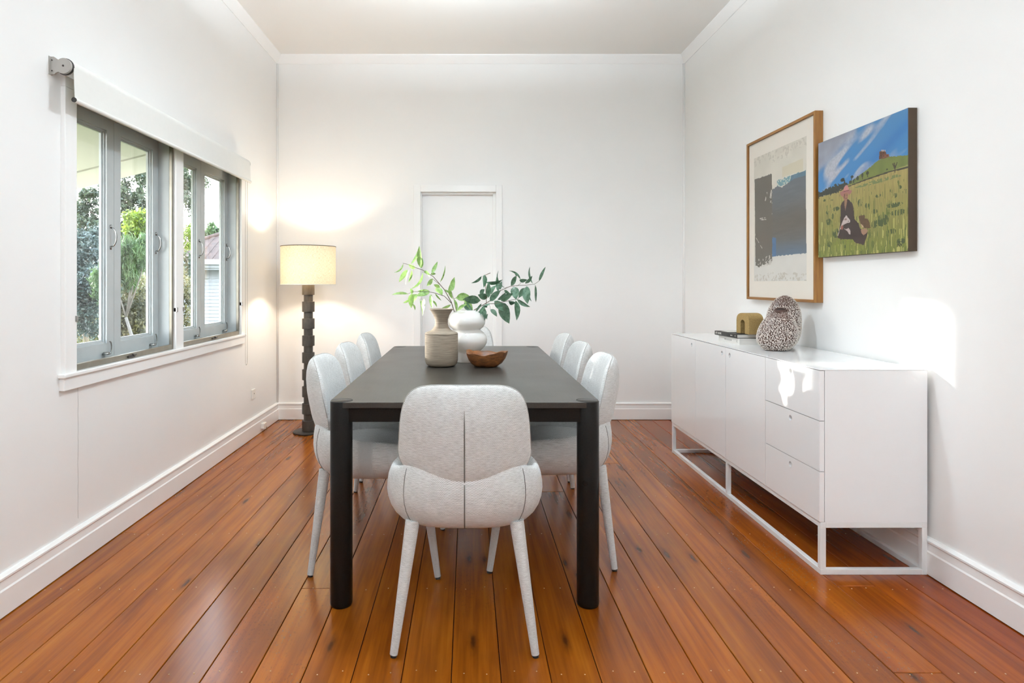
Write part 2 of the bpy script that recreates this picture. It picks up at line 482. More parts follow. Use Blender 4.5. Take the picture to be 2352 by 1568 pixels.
# floor with separate boards
sub = MB().box(XL - T, XR + T, YF, YB + T, -0.16, -0.022).build('floor', M['joint'])
structure(sub, 'varnished honey coloured timber board floor of the dining room')
bw = 0.149
seam0 = -0.05
cols = []
k0 = math.floor((XL - seam0) / bw)
x = seam0 + k0 * bw
while x < XR:
    cols.append((max(x, XL), min(x + bw, XR)))
    x += bw
fixed = {}
def col_at(X):
    for i, (a, b) in enumerate(cols):
        if a <= X < b: return i
fixed[col_at(-0.60)] = [2.36]
fixed[col_at(-1.62)] = [2.89]
fixed[col_at(1.30)] = [1.85, 4.6]
fixed[col_at(1.50)] = [2.38]
WORN = {col_at(-0.60): 1.0, col_at(-0.75): 0.5, col_at(1.30): 1.0, col_at(1.15): 0.8, col_at(1.0): 0.5, col_at(-0.02): 0.35}
for i, (a, b) in enumerate(cols):
    cuts = fixed.get(i)
    if cuts is None:
        c0 = random.uniform(0.2, 1.4)
        cuts = [c0] if random.random() < 0.7 else [c0, random.uniform(3.2, 4.9)]
    ys = [YF] + sorted(cuts) + [YB]
    for y0, y1 in zip(ys[:-1], ys[1:]):
        if b - a < 0.01: continue
        cx = (a + b) / 2
        mb = MB().box(a - cx + 0.0012, b - cx - 0.0012, 0.0008, y1 - y0 - 0.0008, -0.022, 0.0)
        o = mb.build('floor_plank', M['floor'], sub, bevel=0.0016, seg=1)
        o.location = (cx, y0, random.uniform(-0.0006, 0.0004))
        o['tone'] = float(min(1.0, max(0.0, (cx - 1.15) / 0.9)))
        o['worn'] = float(WORN.get(i, 0.0))
nl = MB()
for i, (a, b) in enumerate(cols):
    for j in range(7):
        yy = 1.85 + 0.51 * (j - 1)
        for fx in (0.28, 0.72):
            cx, cy = a + (b - a) * fx + random.uniform(-0.008, 0.008), yy + random.uniform(-0.012, 0.012)
            nl.lathe([(0.0021, -0.001), (0.0021, 0.0007)], 7, cx, cy)
o = nl.build('nail_heads', M['nail'], sub, kind='stuff')

# walls
mb = MB()
H = ZC
def wall_x(mb, x0, x1, ya, yb, holes):
    """wall slab between x0,x1 along Y with holes [(y0,y1,z0,z1)] sorted by y"""
    y = ya
    for (h0, h1, z0, z1) in holes:
        mb.box(x0, x1, y, h0, 0, H)
        mb.box(x0, x1, h0, h1, 0, z0)
        mb.box(x0, x1, h0, h1, z1, H)
        y = h1
    mb.box(x0, x1, y, yb, 0, H)
wall_x(mb, XL - T, XL, YF, YB + T, [W1 + WZ, W2 + WZ])
wl = structure(mb.build('wall_left', M['wall']), 'white painted wall with the two grey casement windows')
wr = structure(MB().box(XR, XR + T, YF, YB + T, 0, H).build('wall_right', M['wall']), 'white painted wall behind the sideboard and pictures')
DX = (-0.416, 0.246); DZ = 1.978
mb = MB()
mb.box(XL, DX[0], YB, YB + T, 0, H).box(DX[1], XR, YB, YB + T, 0, H).box(DX[0], DX[1], YB, YB + T, DZ, H)
wb = structure(mb.build('wall_back', M['wall']), 'white painted end wall with the closed flush door')
mb = MB()
OX0, OX1, OZ = -0.30, 0.56, 2.04
mb.box(XL, OX0, YF - T, YF, 0, H).box(OX1, XR, YF - T, YF, 0, H).box(OX0, OX1, YF - T, YF, OZ, H)
wf = structure(mb.build('wall_front', M['wall']), 'white wall opposite the flush door, with the panelled entry door')
ce = structure(MB().box(XL - T, XR + T, YF - T, YB + T, ZC, ZC + 0.1).build('ceiling', M['ceiling']), 'flat white painted ceiling')
# hairline crack in plaster joint of the window wall
pts = []
z = 0.755
while z > 0.16:
    pts.append((XL + 0.0006, 2.594 + random.uniform(-0.002, 0.002), z)); z -= random.uniform(0.02, 0.05)
o = MB().tube(pts, 0.0006, 4).build('plaster_crack', M['edge_crack'], wl)

# panelled entry door behind the camera
d2 = thing('door_2', 'white panelled entry door opposite the flush door', None, ((OX0 + OX1) / 2, YF, 0), kind='structure')
MB().box(OX0, OX1, YF - 0.09, YF - 0.05, 0, OZ).build('door_leaf', M['trim'], d2, world=True)
for (za, zb) in ((0.2, 0.95), (1.1, 1.85)):
    for (xa_, xb_) in ((OX0 + 0.1, (OX0 + OX1) / 2 - 0.05), ((OX0 + OX1) / 2 + 0.05, OX1 - 0.1)):
        MB().box(xa_, xb_, YF - 0.051, YF - 0.043, za, zb).build('raised_panel', M['trim'], d2, world=True, bevel=0.004)
for b in ((OX0 - 0.06, OX0, YF - 0.001, YF + 0.016, 0, OZ + 0.06), (OX1, OX1 + 0.06, YF - 0.001, YF + 0.016, 0, OZ + 0.06), (OX0, OX1, YF - 0.001, YF + 0.016, OZ, OZ + 0.06)):
    MB().box(*b).build('architrave', M['trim'], d2, world=True)
MB().tube([(OX1 - 0.06, YF - 0.05, 1.0), (OX1 - 0.06, YF, 1.0), (OX1 - 0.16, YF, 1.0)], 0.009, 8).build('door_handle', M['chrome'], d2, world=True)

# flush door in the end wall
d1 = thing('door_1', 'white flush door with a plain white architrave in the end wall', None, ((DX[0] + DX[1]) / 2, YB, 0), kind='structure')
MB().box(DX[0], DX[1], YB + 0.055, YB + 0.095, 0, DZ).build('door_panel', M['trim'], d1, world=True)
aw = 0.056
MB().box(DX[0] - aw, DX[0] + 0.004, YB - 0.016, YB + 0.001, 0, DZ + aw).build('architrave', M['trim'], d1, world=True, bevel=0.003)
MB().box(DX[1] - 0.004, DX[1] + 0.05, YB - 0.016, YB + 0.001, 0, DZ + aw).build('architrave', M['trim'], d1, world=True, bevel=0.003)
MB().box(DX[0] + 0.004, DX[1] - 0.004, YB - 0.0155, YB + 0.001, DZ - 0.004, DZ + aw).build('architrave', M['trim'], d1, world=True, bevel=0.003)
MB().box(DX[0], DX[0] + 0.014, YB + 0.02, YB + 0.056, 0, DZ).box(DX[1] - 0.03, DX[1], YB + 0.02, YB + 0.056, 0, DZ).box(DX[0] + 0.014, DX[1] - 0.03, YB + 0.02, YB + 0.056, DZ - 0.022, DZ).build('door_stop', M['trim'], d1, world=True, bevel=0.002)

# skirting boards
SK = [(0, 0.004), (0.022, 0.004), (0.022, 0.094), (0.018, 0.100), (0.016, 0.128), (0.021, 0.134), (0.021, 0.141), (0.012, 0.149), (0, 0.150)]
o = MB().prism([(XL - 0.001 + a, b) for a, b in SK], 1, YF, YB).build('baseboard_left', M['trim']); structure(o, 'white moulded skirting board under the windows')
o = MB().prism([(XR + 0.001 - a, b) for a, b in SK], 1, YF, YB).build('baseboard_right', M['trim']); structure(o, 'white moulded skirting board behind the sideboard')
bbk = thing('baseboard_back', 'white moulded skirting board on both sides of the flush door', None, (0, YB, 0), kind='structure')
for (a, b) in ((XL, DX[0] - aw), (DX[1] + 0.05, XR)):
    MB().prism([(YB + 0.001 - p, q) for p, q in SK], 0, a, b).build('skirting_length', M['trim'], bbk, world=True)

# cornices
def cornice(name, label, axis, a, b, base, sgn):
    pr = [(0, ZC - 0.069), (0.006, ZC - 0.069), (0.010, ZC - 0.062), (0.046, ZC - 0.008), (0.049, ZC), (0, ZC)]
    o = MB().prism([(base + sgn * p, q) for p, q in pr], axis, a, b).build(name, M['trim'])
    structure(o, label)
cornice('trim_1', 'slim white cornice above the window wall', 1, YF, YB, XL, 1)
cornice('trim_2', 'slim white cornice above the sideboard wall', 1, YF, YB, XR, -1)
cornice('trim_3', 'slim white cornice above the flush door wall', 0, XL, XR, YB, -1)
structure(MB().tube([(XR - 0.006, YB - 0.006, 0.15), (XR - 0.006, YB - 0.006, ZC - 0.068)], 0.011, 10).build('trim_4', M['trim'], smooth=True), 'thin white bead in the corner beside the sideboard')
structure(MB().tube([(XL + 0.006, YB - 0.006, 0.15), (XL + 0.006, YB - 0.006, ZC - 0.068)], 0.010, 10).build('trim_5', M['trim'], smooth=True), 'thin white bead in the corner behind the floor lamp')

# window casing and sill
cz0, cz1 = 0.811, 1.9849
tr = thing('trim_6', 'white casing boards framing the pair of windows', None, (XL, 3.49, cz0), kind='structure')
for (ya, yb) in ((2.485, W1[0]), (W1[1], W2[0]), (W2[1], 4.475)):
    MB().box(XL - 0.002, XL + 0.018, ya, yb, cz0, cz1).build('casing_board', M['trim'], tr, world=True, bevel=0.002)
MB().box(XL - 0.002, XL + 0.018, 2.485, 4.475, WZ[1], WZ[1] + 0.05).build('casing_board', M['trim'], tr, world=True, bevel=0.002)
si = thing('trim_7', 'white window sill with apron board below the pair of windows', None, (XL, 3.49, 0.74), kind='structure')
MB().box(XL - 0.002, XL + 0.030, 2.465, 4.495, 0.795, 0.812).build('sill', M['trim'], si, world=True, bevel=0.004)
MB().box(XL - 0.002, XL + 0.020, 2.475, 4.485, 0.742, 0.796).build('apron_board', M['trim'], si, world=True, bevel=0.002)

# windows
def handle_curve(y, z, x):
    pts = []
    for k in range(11):
        a = PI * k / 10
        pts.append((x + 0.006 + 0.024 * math.sin(a), y, z - 0.045 * math.cos(a)))
    return pts
def window(name, label, ya, yb):
    z0, z1 = WZ
    w_ = thing(name, label, None, (XL, (ya + yb) / 2, z0), kind='structure')
    t = 0.018
    xs0, xs1 = XL - T, XL - 0.002
    mb = MB().box(xs0, xs1, ya, ya + 0.006, z0, z1).box(xs0, xs1, yb - 0.006, yb, z0, z1).box(xs0, xs1, ya + 0.006, yb - 0.006, z0, z0 + 0.008).box(xs0, xs1, ya + 0.006, yb - 0.006, z1 - 0.008, z1)
    mb.build('jamb_lining', M['grey_paint'], w_, world=True)
    ym = (ya + yb) / 2
    for a, b in ((ya + 0.007, ym - 0.001), (ym + 0.001, yb - 0.007)):
        st = 0.058
        x0, x1 = XL - 0.118, XL - 0.08
        za, zb = z0 + 0.009, z1 - 0.009
        rb, rt = 0.072, 0.058
        mb = MB().box(x0, x1, a, a + st, za, zb).box(x0, x1, b - st, b, za, zb).box(x0, x1, a + st, b - st, za, za + rb).box(x0, x1, a + st, b - st, zb - rt, zb)
        sash = mb.build('sash', M['grey_paint'], w_, world=True)
        g0, g1, h0, h1 = a + st, b - st, za + rb, zb - rt
        q = 0.008
        mb = MB()
        for (i, xx) in ((0, x1 - 0.010), (1, x1 - 0.018)):
            e = q * i
            mb.box(x0 + 0.01, xx, g0 + e, g0 + e + q, h0 + e, h1 - e).box(x0 + 0.01, xx, g1 - e - q, g1 - e, h0 + e, h1 - e)
            mb.box(x0 + 0.01, xx, g0 + e + q, g1 - e - q, h0 + e, h0 + e + q).box(x0 + 0.01, xx, g0 + e + q, g1 - e - q, h1 - e - q, h1 - e)
        mb.build('glazing_bead', M['grey_paint'], sash, world=True)
        MB().box(x0 + 0.008, x0 + 0.012, g0 + 0.002, g1 - 0.002, h0 + 0.002, h1 - 0.002).build('glass_pane', M['glass'], sash, world=True)
        MB().tube(handle_curve(b - st * 0.5, 1.405, x1), 0.0036, 6).tube([(x1 + 0.001, b - st * 0.5, 1.345), (x1 + 0.003, b - st * 0.5, 1.362)], 0.005, 6).tube([(x1 + 0.003, b - st * 0.5, 1.448), (x1 + 0.001, b - st * 0.5, 1.465)], 0.005, 6).build('pull_handle', M['chrome'], sash, world=True, smooth=True)
        # casement stay on the lower rail
        cy = b - st * 0.9
        ring = [(x1 + 0.012, cy + 0.026 * math.cos(u) * 0.5, za + 0.05 + 0.03 * math.sin(u)) for u in [PI * (-0.55 + 1.1 * k / 10) for k in range(11)]]
        MB().tube(ring, 0.003, 6).lathe([(0.016, za + 0.02), (0.018, za + 0.024), (0.012, za + 0.032)], 12, x1 + 0.014, cy - 0.035).build('casement_stay', M['chrome'], sash, world=True, smooth=True)
    # insect screen frame in front
    s = 0.022
    x0, x1 = XL - 0.016, XL + 0.003
    mb = MB().box(x0, x1, ya, ya + s * 0.7, z0, z1).box(x0, x1, yb - s * 0.7, yb, z0, z1).box(x0, x1, ya + s * 0.7, yb - s * 0.7, z0, z0 + s * 1.25).box(x0, x1, ya + s * 0.7, yb - s * 0.7, z1 - s, z1)
    scf = mb.build('screen_frame', M['bronze'], w_, world=True, bevel=0.003)
    MB().box(x1, x1 + 0.006, ym - 0.03, ym + 0.03, z0 + 0.006, z0 + 0.016).box(x1, x1 + 0.010, ym + 0.01, ym + 0.035, z0 + 0.012, z0 + 0.020).build('screen_latch', M['dark'], scf, world=True)
    for yy in (ya - 0.006, yb + 0.006):
        MB().box(XL + 0.002, XL + 0.024, yy - 0.006, yy + 0.006, 1.02, 1.045).build('turn_clip', M['chrome'], scf, world=True, bevel=0.002)
    return w_
window('window_1', 'grey twin casement window nearer the entry door, trees beyond it', *W1)
window('window_2', 'grey twin casement window nearer the floor lamp, neighbouring house beyond it', *W2)

# ------------------------------------------------------------------ roller blind
bl = thing('roller_blind', 'white roller blind drawn almost up above the pair of windows', 'blind', (XL, 3.42, 1.9))
rc = (XL + 0.052, 2.045); rr_ = 0.030
by0, by1 = 2.425, 4.415
def ytube(mb, x, z, y0, y1, r, n=24):
    vs = []
    for y in (y0, y1):
        for k in range(n):
            a = 2 * PI * k / n
            vs.append((x + r * math.cos(a), y, z + r * math.sin(a)))
    fs = [(k, (k + 1) % n, (k + 1) % n + n, k + n) for k in range(n)] + [tuple(range(n)), tuple(n + k for k in range(n))]
    return mb.add(vs, fs)
ytube(MB(), rc[0], rc[1], by0 + 0.01, by1 - 0.01, rr_).build('roller_tube', M['blind'], bl, world=True, auto=40)
# fabric: wraps the tube and hangs
pts = []
for k in range(9):
    a = PI * 0.75 - (PI * 0.75) * k / 8
    pts.append((rc[0] + (rr_ + 0.003) * math.cos(a), rc[1] + (rr_ + 0.003) * math.sin(a)))
pts += [(rc[0] + rr_ + 0.004, 2.0), (rc[0] + rr_ + 0.006, 1.95), (rc[0] + rr_ + 0.007, 1.918)]
inn = [(a - 0.0022, b) for a, b in pts]
MB().prism(pts + inn[::-1], 1, by0 + 0.012, by1 - 0.008).build('blind_fabric', M['blind'], bl, world=True, auto=35)
ytube(MB(), rc[0] + rr_ + 0.004, 1.914, by0 + 0.012, by1 - 0.006, 0.0095, 16).build('bottom_rail', M['blind'], bl, world=True, auto=40)
ytube(MB(), rc[0] + rr_ + 0.004, 1.914, by0 + 0.008, by0 + 0.0125, 0.0098, 16).build('rail_end_cap', M['dark'], bl, world=True, auto=40)
for yy in (by0, by1):
    poly = []
    for k in range(17):
        a = -PI * 0.72 + 1.44 * PI * k / 16
        poly.append((rc[0] + 0.031 * math.cos(a), rc[1] + 0.031 * math.sin(a)))
    poly += [(rc[0] - 0.03, rc[1] + 0.030), (rc[0] - 0.038, rc[1] + 0.036), (XL, rc[1] + 0.036), (XL, rc[1] - 0.034), (rc[0] - 0.036, rc[1] - 0.034), (rc[0] - 0.03, rc[1] - 0.028)]
    br = MB().prism(poly, 1, yy - 0.004, yy + 0.006).box(XL, XL + 0.003, yy - 0.014, yy + 0.006, rc[1] - 0.036, rc[1] + 0.036).build('bracket', M['bracket'], bl, world=True)
    for (dx, dz, r) in ((0, 0, 0.004), (-0.044, 0.022, 0.0025), (-0.044, -0.02, 0.0025)):
        ytube(MB(), rc[0] + dx, rc[1] + dz, yy - 0.006, yy - 0.003, r, 8).build('screw', M['dark'], br, world=True)
    
ytube(MB(), rc[0], rc[1], by0 + 0.006, by0 + 0.014, 0.0335, 24).build('chain_wheel', M['dark'], bl, world=True)
ch = MB()
zz = 1.93
path = []
xa = rc[0] + 0.012
while zz > 0.615: path.append((4.372, zz)); zz -= 0.0085
for k in range(7):
    a = PI + PI * k / 6
    path.append((4.389 + 0.017 * math.cos(a), 0.612 + 0.017 * math.sin(a)))
zz = 0.62
while zz < 1.96: path.append((4.406, zz)); zz += 0.0085
for (yy, z) in path:
    r = 0.0024
    ch.add([(xa + r, yy, z), (xa - r, yy, z), (xa, yy + r, z), (xa, yy - r, z), (xa, yy, z + r), (xa, yy, z - r)],
           [(0, 2, 4), (2, 1, 4), (1, 3, 4), (3, 0, 4), (2, 0, 5), (1, 2, 5), (3, 1, 5), (0, 3, 5)])
ch.tube([(xa, 4.372, 1.95), (xa, 4.372, 0.61)], 0.0006, 4).tube([(xa, 4.406, 1.97), (xa, 4.406, 0.61)], 0.0006, 4)
ch.build('bead_chain', M['chain'], bl, world=True, kind='stuff')

# power outlet and small door stop on the window wall
ot = thing('power_outlet', 'small square white outlet plate on the window wall near the lamp', 'outlet', (XL, 4.70, 0.33))
MB().box(0, 0.010, -0.036, 0.036, -0.036, 0.036).build('plate', M['plastic'], ot, bevel=0.003)
b_ = MB(); b_.tube([(0.0085, 0.004, 0.002), (0.0108, 0.004, 0.002)], 0.005, 10).build('socket_hole', M['dark'], ot)
dj = thing('cable_box', 'small white cable box fixed low on the skirting under the outlet', 'cable box', (XL + 0.021, 4.855, 0.03))
MB().box(0, 0.026, -0.032, 0.032, 0.0, 0.042).build('body', M['plastic'], dj, bevel=0.004)
MB().tube([(0.013, 0.032, 0.012), (0.018, 0.045, 0.008), (0.02, 0.05, -0.03)], 0.003, 6).build('cable', M['chrome'], dj)

# ------------------------------------------------------------------ dining table
TX0, TX1, TY0, TY1, TZ = -0.507, 0.482, 2.205, 4.2, 0.75
LR = 0.0405
tb = thing('dining_table', 'long black stained timber dining table with round corner legs', 'table', ((TX0 + TX1) / 2, (TY0 + TY1) / 2, 0))
def rrect(x0, x1, y0, y1, r, n=10):
    p = []
    for cx, cy, a0 in ((x1 - r, y1 - r, 0), (x0 + r, y1 - r, PI / 2), (x0 + r, y0 + r, PI), (x1 - r, y0 + r, 1.5 * PI)):
        for k in range(n + 1):
            a = a0 + PI / 2 * k / n
            p.append((cx + r * math.cos(a), cy + r * math.sin(a)))
    return p
# top with round bites where the legs come through
RB = LR + 0.0016
dl = math.acos(LR / RB)
poly = []
for cx, cy, a0 in ((TX1 - LR, TY0 + LR, -PI / 2), (TX1 - LR, TY1 - LR, 0.0), (TX0 + LR, TY1 - LR, PI / 2), (TX0 + LR, TY0 + LR, PI)):
    for k in range(31):
        a = a0 - dl - (1.5 * PI - 2 * dl) * k / 30
        poly.append((cx + RB * math.cos(a), cy + RB * math.sin(a)))
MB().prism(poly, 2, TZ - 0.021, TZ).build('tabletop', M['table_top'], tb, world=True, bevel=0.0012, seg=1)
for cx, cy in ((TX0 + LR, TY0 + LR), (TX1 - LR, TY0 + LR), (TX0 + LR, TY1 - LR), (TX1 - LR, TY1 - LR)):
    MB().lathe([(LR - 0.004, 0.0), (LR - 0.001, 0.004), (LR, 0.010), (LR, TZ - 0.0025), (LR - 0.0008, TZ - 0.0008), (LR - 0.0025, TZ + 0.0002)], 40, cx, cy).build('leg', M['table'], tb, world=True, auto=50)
ins = 0.016
az0, az1 = TZ - 0.074, TZ - 0.021
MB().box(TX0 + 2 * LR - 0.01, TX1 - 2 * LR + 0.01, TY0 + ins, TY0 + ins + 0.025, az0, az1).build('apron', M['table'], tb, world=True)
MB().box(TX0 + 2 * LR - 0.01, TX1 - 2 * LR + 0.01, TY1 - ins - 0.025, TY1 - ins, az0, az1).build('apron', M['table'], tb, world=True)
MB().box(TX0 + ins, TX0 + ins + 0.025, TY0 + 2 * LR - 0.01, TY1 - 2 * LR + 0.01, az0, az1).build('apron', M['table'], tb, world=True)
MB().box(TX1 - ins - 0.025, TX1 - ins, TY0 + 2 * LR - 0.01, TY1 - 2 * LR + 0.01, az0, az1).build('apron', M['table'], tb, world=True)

# ------------------------------------------------------------------ upholstered chair (faces +y, rear at -y)
def spow(v, e):
    return math.copysign(abs(v) ** e, v)

def back_point(r, th, side):
    """pillow backrest: r 0..1 from centre to rim, th angle, side -1 rear / +1 front"""
    c, s_ = math.cos(th), math.sin(th)
    n = 5.2 if s_ > 0 else 2.2
    a, b = spow(c, 2 / n), spow(s_, 2 / n)
    a *= r; b *= r
    zc, hu, hd = 0.637, 0.223, 0.120
    z = zc + (b * hu if b > 0 else b * hd)
    wid = 0.217 - 0.022 * max(b, 0) ** 1.2
    x = a * wid
    z += 0.004 * (1 - (x / 0.21) ** 2) * max(b, 0)
    t = 0.044 * (max(0.0, 1 - r ** 3.2)) ** 0.55
    y = -0.243 - 0.058 * (z - 0.54) / 0.32 + 0.010 * ((z - 0.70) / 0.17) ** 2
    y += 1.45 * x * x
    return Vector((x, y + side * t, z))

def shell_rim(th):
    # th: 0 = +x, pi/2 = front, -pi/2 = rear
    f = (math.sin(th) + 1) / 2
    return 0.622 - 0.118 * f ** 0.7 - 0.012 * math.exp(-((f - 1) / 0.12) ** 2)

def shell_point(rho, h, th):
    n = 3.0
    a, b = spow(math.cos(th), 2 / n), spow(math.sin(th), 2 / n)
    hw, hf, hb = 0.270, 0.265, 0.280
    tap = 1 - 0.05 * max(b, 0)
    zb = 0.384
    z = zb + h * (shell_rim(th) - zb)
    lean = 0.0
    return Vector((a * hw * rho * tap, (b * hf if b > 0 else b * hb) * rho, z))

PROF = [(0.0, 0.0), (0.40, 0.0), (0.66, 0.005), (0.78, 0.03), (0.855, 0.085), (0.915, 0.18), (0.960, 0.30), (0.988, 0.43), (1.0, 0.56), (0.996, 0.70), (0.980, 0.84), (0.955, 0.95), (0.925, 1.0), (0.89, 0.985), (0.865, 0.93), (0.845, 0.80), (0.83, 0.60), (0.5, 0.5), (0.0, 0.5)]

def build_chair(name, label, group):
    t = thing(name, label, 'chair', group=group)
    # seat shell
    mb = MB(); uv = []
    nth = 64
    vs = []
    for i, (rho, h) in enumerate(PROF):
        for k in range(nth):
            th = 2 * PI * k / nth
            p = shell_point(rho, h, th)
            if rho < 0.84 and h >= 0.5: p.z = 0.437
            vs.append(p)
            ww = (th / (2 * PI)) * 1.6
            uv.append((ww, p.z + rho * 0.3 if h < 0.2 else p.z + 0.3))
    fs = []
    for i in range(len(PROF) - 1):
        for k in range(nth):
            a, b = i * nth + k, i * nth + (k + 1) % nth
            fs.append((a, b, b + nth, a + nth))
    mb.add(vs, fs)
    sh = mb.build('seat_shell', M['fabric'], t, smooth=True, uvs=uv)
    # seat cushion
    mb = MB(); vs = []; uv = []
    cp = [(0.0, 0.506), (0.35, 0.506), (0.62, 0.503), (0.76, 0.494), (0.83, 0.478), (0.85, 0.457), (0.84, 0.43)]
    for rho, z in cp:
        for k in range(48):
            p = shell_point(rho, 0.5, 2 * PI * k / 48)
            p.z = z - 0.012 * max(0, p.y / 0.26) ** 2
            vs.append(p); uv.append((p.x, p.y))
    fs = []
    for i in range(len(cp) - 1):
        for k in range(48):
            a, b = i * 48 + k, i * 48 + (k + 1) % 48
            fs.append((a, b, b + 48, a + 48))
    mb.add(vs, fs)
    mb.build('seat_cushion', M['fabric'], t, smooth=True, uvs=uv)
    # backrest
    mb = MB(); vs = []; uv = []
    rs = [0.0, 0.25, 0.45, 0.62, 0.75, 0.85, 0.92, 0.965, 0.99, 1.0]
    nb = 72
    for side in (-1, 1):
        for r in rs:
            for k in range(nb):
                th = 2 * PI * k / nb
                p = back_point(r, th, side)
                vs.append(p); uv.append((p.x, p.z + side * 0.31))
    fs = []
    m = len(rs)
    for sd in range(2):
        o0 = sd * m * nb
        for i in range(m - 1):
            for k in range(nb):
                a, b = o0 + i * nb + k, o0 + i * nb + (k + 1) % nb
                fs.append((a, b, b + nb, a + nb))
    mb.add(vs, fs)
    bk = mb.build('backrest', M['fabric'], t, smooth=True, uvs=uv)
    bm = bmesh.new(); bm.from_mesh(bk.data); bmesh.ops.remove_doubles(bm, verts=bm.verts, dist=1e-5); bmesh.ops.recalc_face_normals(bm, faces=bm.faces); bm.to_mesh(bk.data); bm.free()
    bk.data.shade_smooth()
    bm = bmesh.new(); bm.from_mesh(sh.data); bmesh.ops.remove_doubles(bm, verts=bm.verts, dist=1e-5); bmesh.ops.recalc_face_normals(bm, faces=bm.faces); bm.to_mesh(sh.data); bm.free()
    sh.data.shade_smooth()
    # seams: centre seam of back, edge seam of back, seams of the shell
    pts = [back_point(r, PI / 2, -1) + Vector((0, -0.0005, 0)) for r in (0.68, 0.52, 0.36, 0.18)] + [back_point(r, -PI / 2, -1) + Vector((0, -0.0005, 0)) for r in (0.05, 0.2, 0.4, 0.6, 0.75, 0.85, 0.92)]
    MB().tube(pts, [0.0008, 0.002] + [0.0024] * (len(pts) - 2), 6).build('centre_seam', M['seam'], bk, smooth=True)
    pts = [back_point(1.0, 2 * PI * k / 60, -1) for k in range(61)]
    pts = [p + (p - Vector((0, p.y, 0.66))).normalized() * 0.0004 for p in pts]
    MB().tube(pts, 0.0018, 6)  .build('edge_seam', M['edge_crack'], bk, smooth=True)
    def shell_seam(th, h0, h1, nm, r):
        pp = []
        for (rho, h) in PROF:
            if h0 <= h <= h1 and rho > 0.6:
                if rho < 0.9 and h > 0.5: break
                p = shell_point(rho, h, th); n_ = Vector((p.x, p.y, 0)).normalized()
                pp.append(p + n_ * 0.0004)
        MB().tube(pp, r, 6).build(nm, M['seam'], sh, smooth=True)
    shell_seam(-PI / 2, 0.005, 0.8, 'centre_seam', 0.0022)
    for sg in (-1, 1):
        shell_seam(-PI / 2 + sg * 0.66, 0.03, 0.96, 'side_seam', 0.0013)
    # legs
    for sx in (-1, 1):
        for (tx, ty, fx, fy) in ((0.168, -0.212, 0.224, -0.257), (0.17, 0.19, 0.242, 0.257)):
            a = Vector((sx * tx, ty, 0.415)); b = Vector((sx * fx, fy, 0.008))
            pts = [a.lerp(b, k / 6) for k in range(7)]
            mb = MB().tube(pts, 0.0235, 20, r1=0.0125)
            uvl = []
            for i in range(7):
                for k in range(20): uvl.append((k / 20 * 0.12, pts[i].z))
            lg = mb.build('leg', M['fabric'], t, auto=60, uvs=uvl)
            d = (b - a).normalized()
            MB().tube([b - d * 0.001, Vector((b.x + d.x * 0.006, b.y + d.y * 0.006, 0.0))], 0.0105, 14).build('foot_glide', M['dark'], lg, auto=50)
    return t

GRP = 'upholstered chairs around the dining table'
ch0 = build_chair('dining_chair', 'oatmeal fabric chair at the table end facing away from the entry door', GRP)
ch0.location = (-0.011, 2.185, 0)
spots = [
    (-0.378, 2.68, -PI / 2, 'oatmeal fabric chair on the window side, farthest from the floor lamp'),
    (-0.378, 3.225, -PI / 2, 'oatmeal fabric chair in the middle of the window side of the table'),
    (-0.378, 3.845, -PI / 2, 'oatmeal fabric chair on the window side, closest to the floor lamp'),
    (0.345, 2.73, PI / 2, 'oatmeal fabric chair on the sideboard side, farthest from the flush door'),
    (0.345, 3.285, PI / 2, 'oatmeal fabric chair in the middle of the sideboard side of the table'),
    (0.345, 3.845, PI / 2, 'oatmeal fabric chair on the sideboard side, closest to the flush door'),
    (-0.02, 4.40, PI, 'oatmeal fabric chair at the table end in front of the flush door'),
]
for X, Y, rz, lab in spots:
    c = copy_tree(ch0)
    c.location = (X, Y, 0); c.rotation_euler = (0, 0, rz); c['label'] = lab

# ------------------------------------------------------------------ floor lamp
LX, LY = -1.268, 4.84
lp = thing('floor_lamp', 'lit floor lamp with linen drum shade on a dark stacked cylinder column', 'lamp', (LX, LY, 0))
MB().lathe([(0.112, 0.0), (0.118, 0.003), (0.118, 0.010), (0.113, 0.014), (0.05, 0.0145)], 48).build('base', M['dark'], lp, auto=40)
prof = []
z = 0.014
for k in range(9):
    hb = 0.082
    MB().lathe([(0.0465, z), (0.0485, z + 0.002), (0.0485, z + hb - 0.002), (0.0465, z + hb)], 36).build('wide_ring', M['black_wood'], lp, auto=40)
    z += hb
    if k < 8:
        MB().lathe([(0.0355, z - 0.001), (0.0355, z + 0.0535)], 32).build('narrow_ring', M['black_wood'], lp, auto=40)
        z += 0.0525
print('lamp column top', z)
SZ0, SZ1, SR = 1.172, 1.473, 0.213
MB().lathe([(0.0465, z - 0.001), (0.0485, z + 0.001), (0.0485, SZ0 + 0.004), (0.03, SZ0 + 0.006)], 36).build('neck', M['black_wood'], lp, auto=40) if z < SZ0 else None
n = 96
mb = MB(); vs = []; uv = []
for zz_ in (SZ0, SZ0 + 0.1, SZ0 + 0.2, SZ1):
    for k in range(n + 1):
        a = 2 * PI * k / n
        vs.append((SR * math.cos(a), SR * math.sin(a), zz_)); uv.append((a * SR, zz_))
fs = []
for i in range(3):
    for k in range(n):
        a = i * (n + 1) + k
        fs.append((a, a + 1, a + n + 2, a + n + 1))
mb.add(vs, fs)
shd = mb.build('lamp_shade', M['shade'], lp, smooth=True, uvs=uv)
for zz_, nm in ((SZ0, 'lower_band'), (SZ1, 'upper_band')):
    MB().tube([((SR + 0.0005) * math.cos(2 * PI * k / 64), (SR + 0.0005) * math.sin(2 * PI * k / 64), zz_) for k in range(65)], 0.0028, 6).build(nm, M['twig'] if nm == 'upper_band' else M['blind'], shd, smooth=True)
sp = MB().tube([(0, 0, SZ0), (0, 0, SZ0 + 0.10)], 0.008, 8)
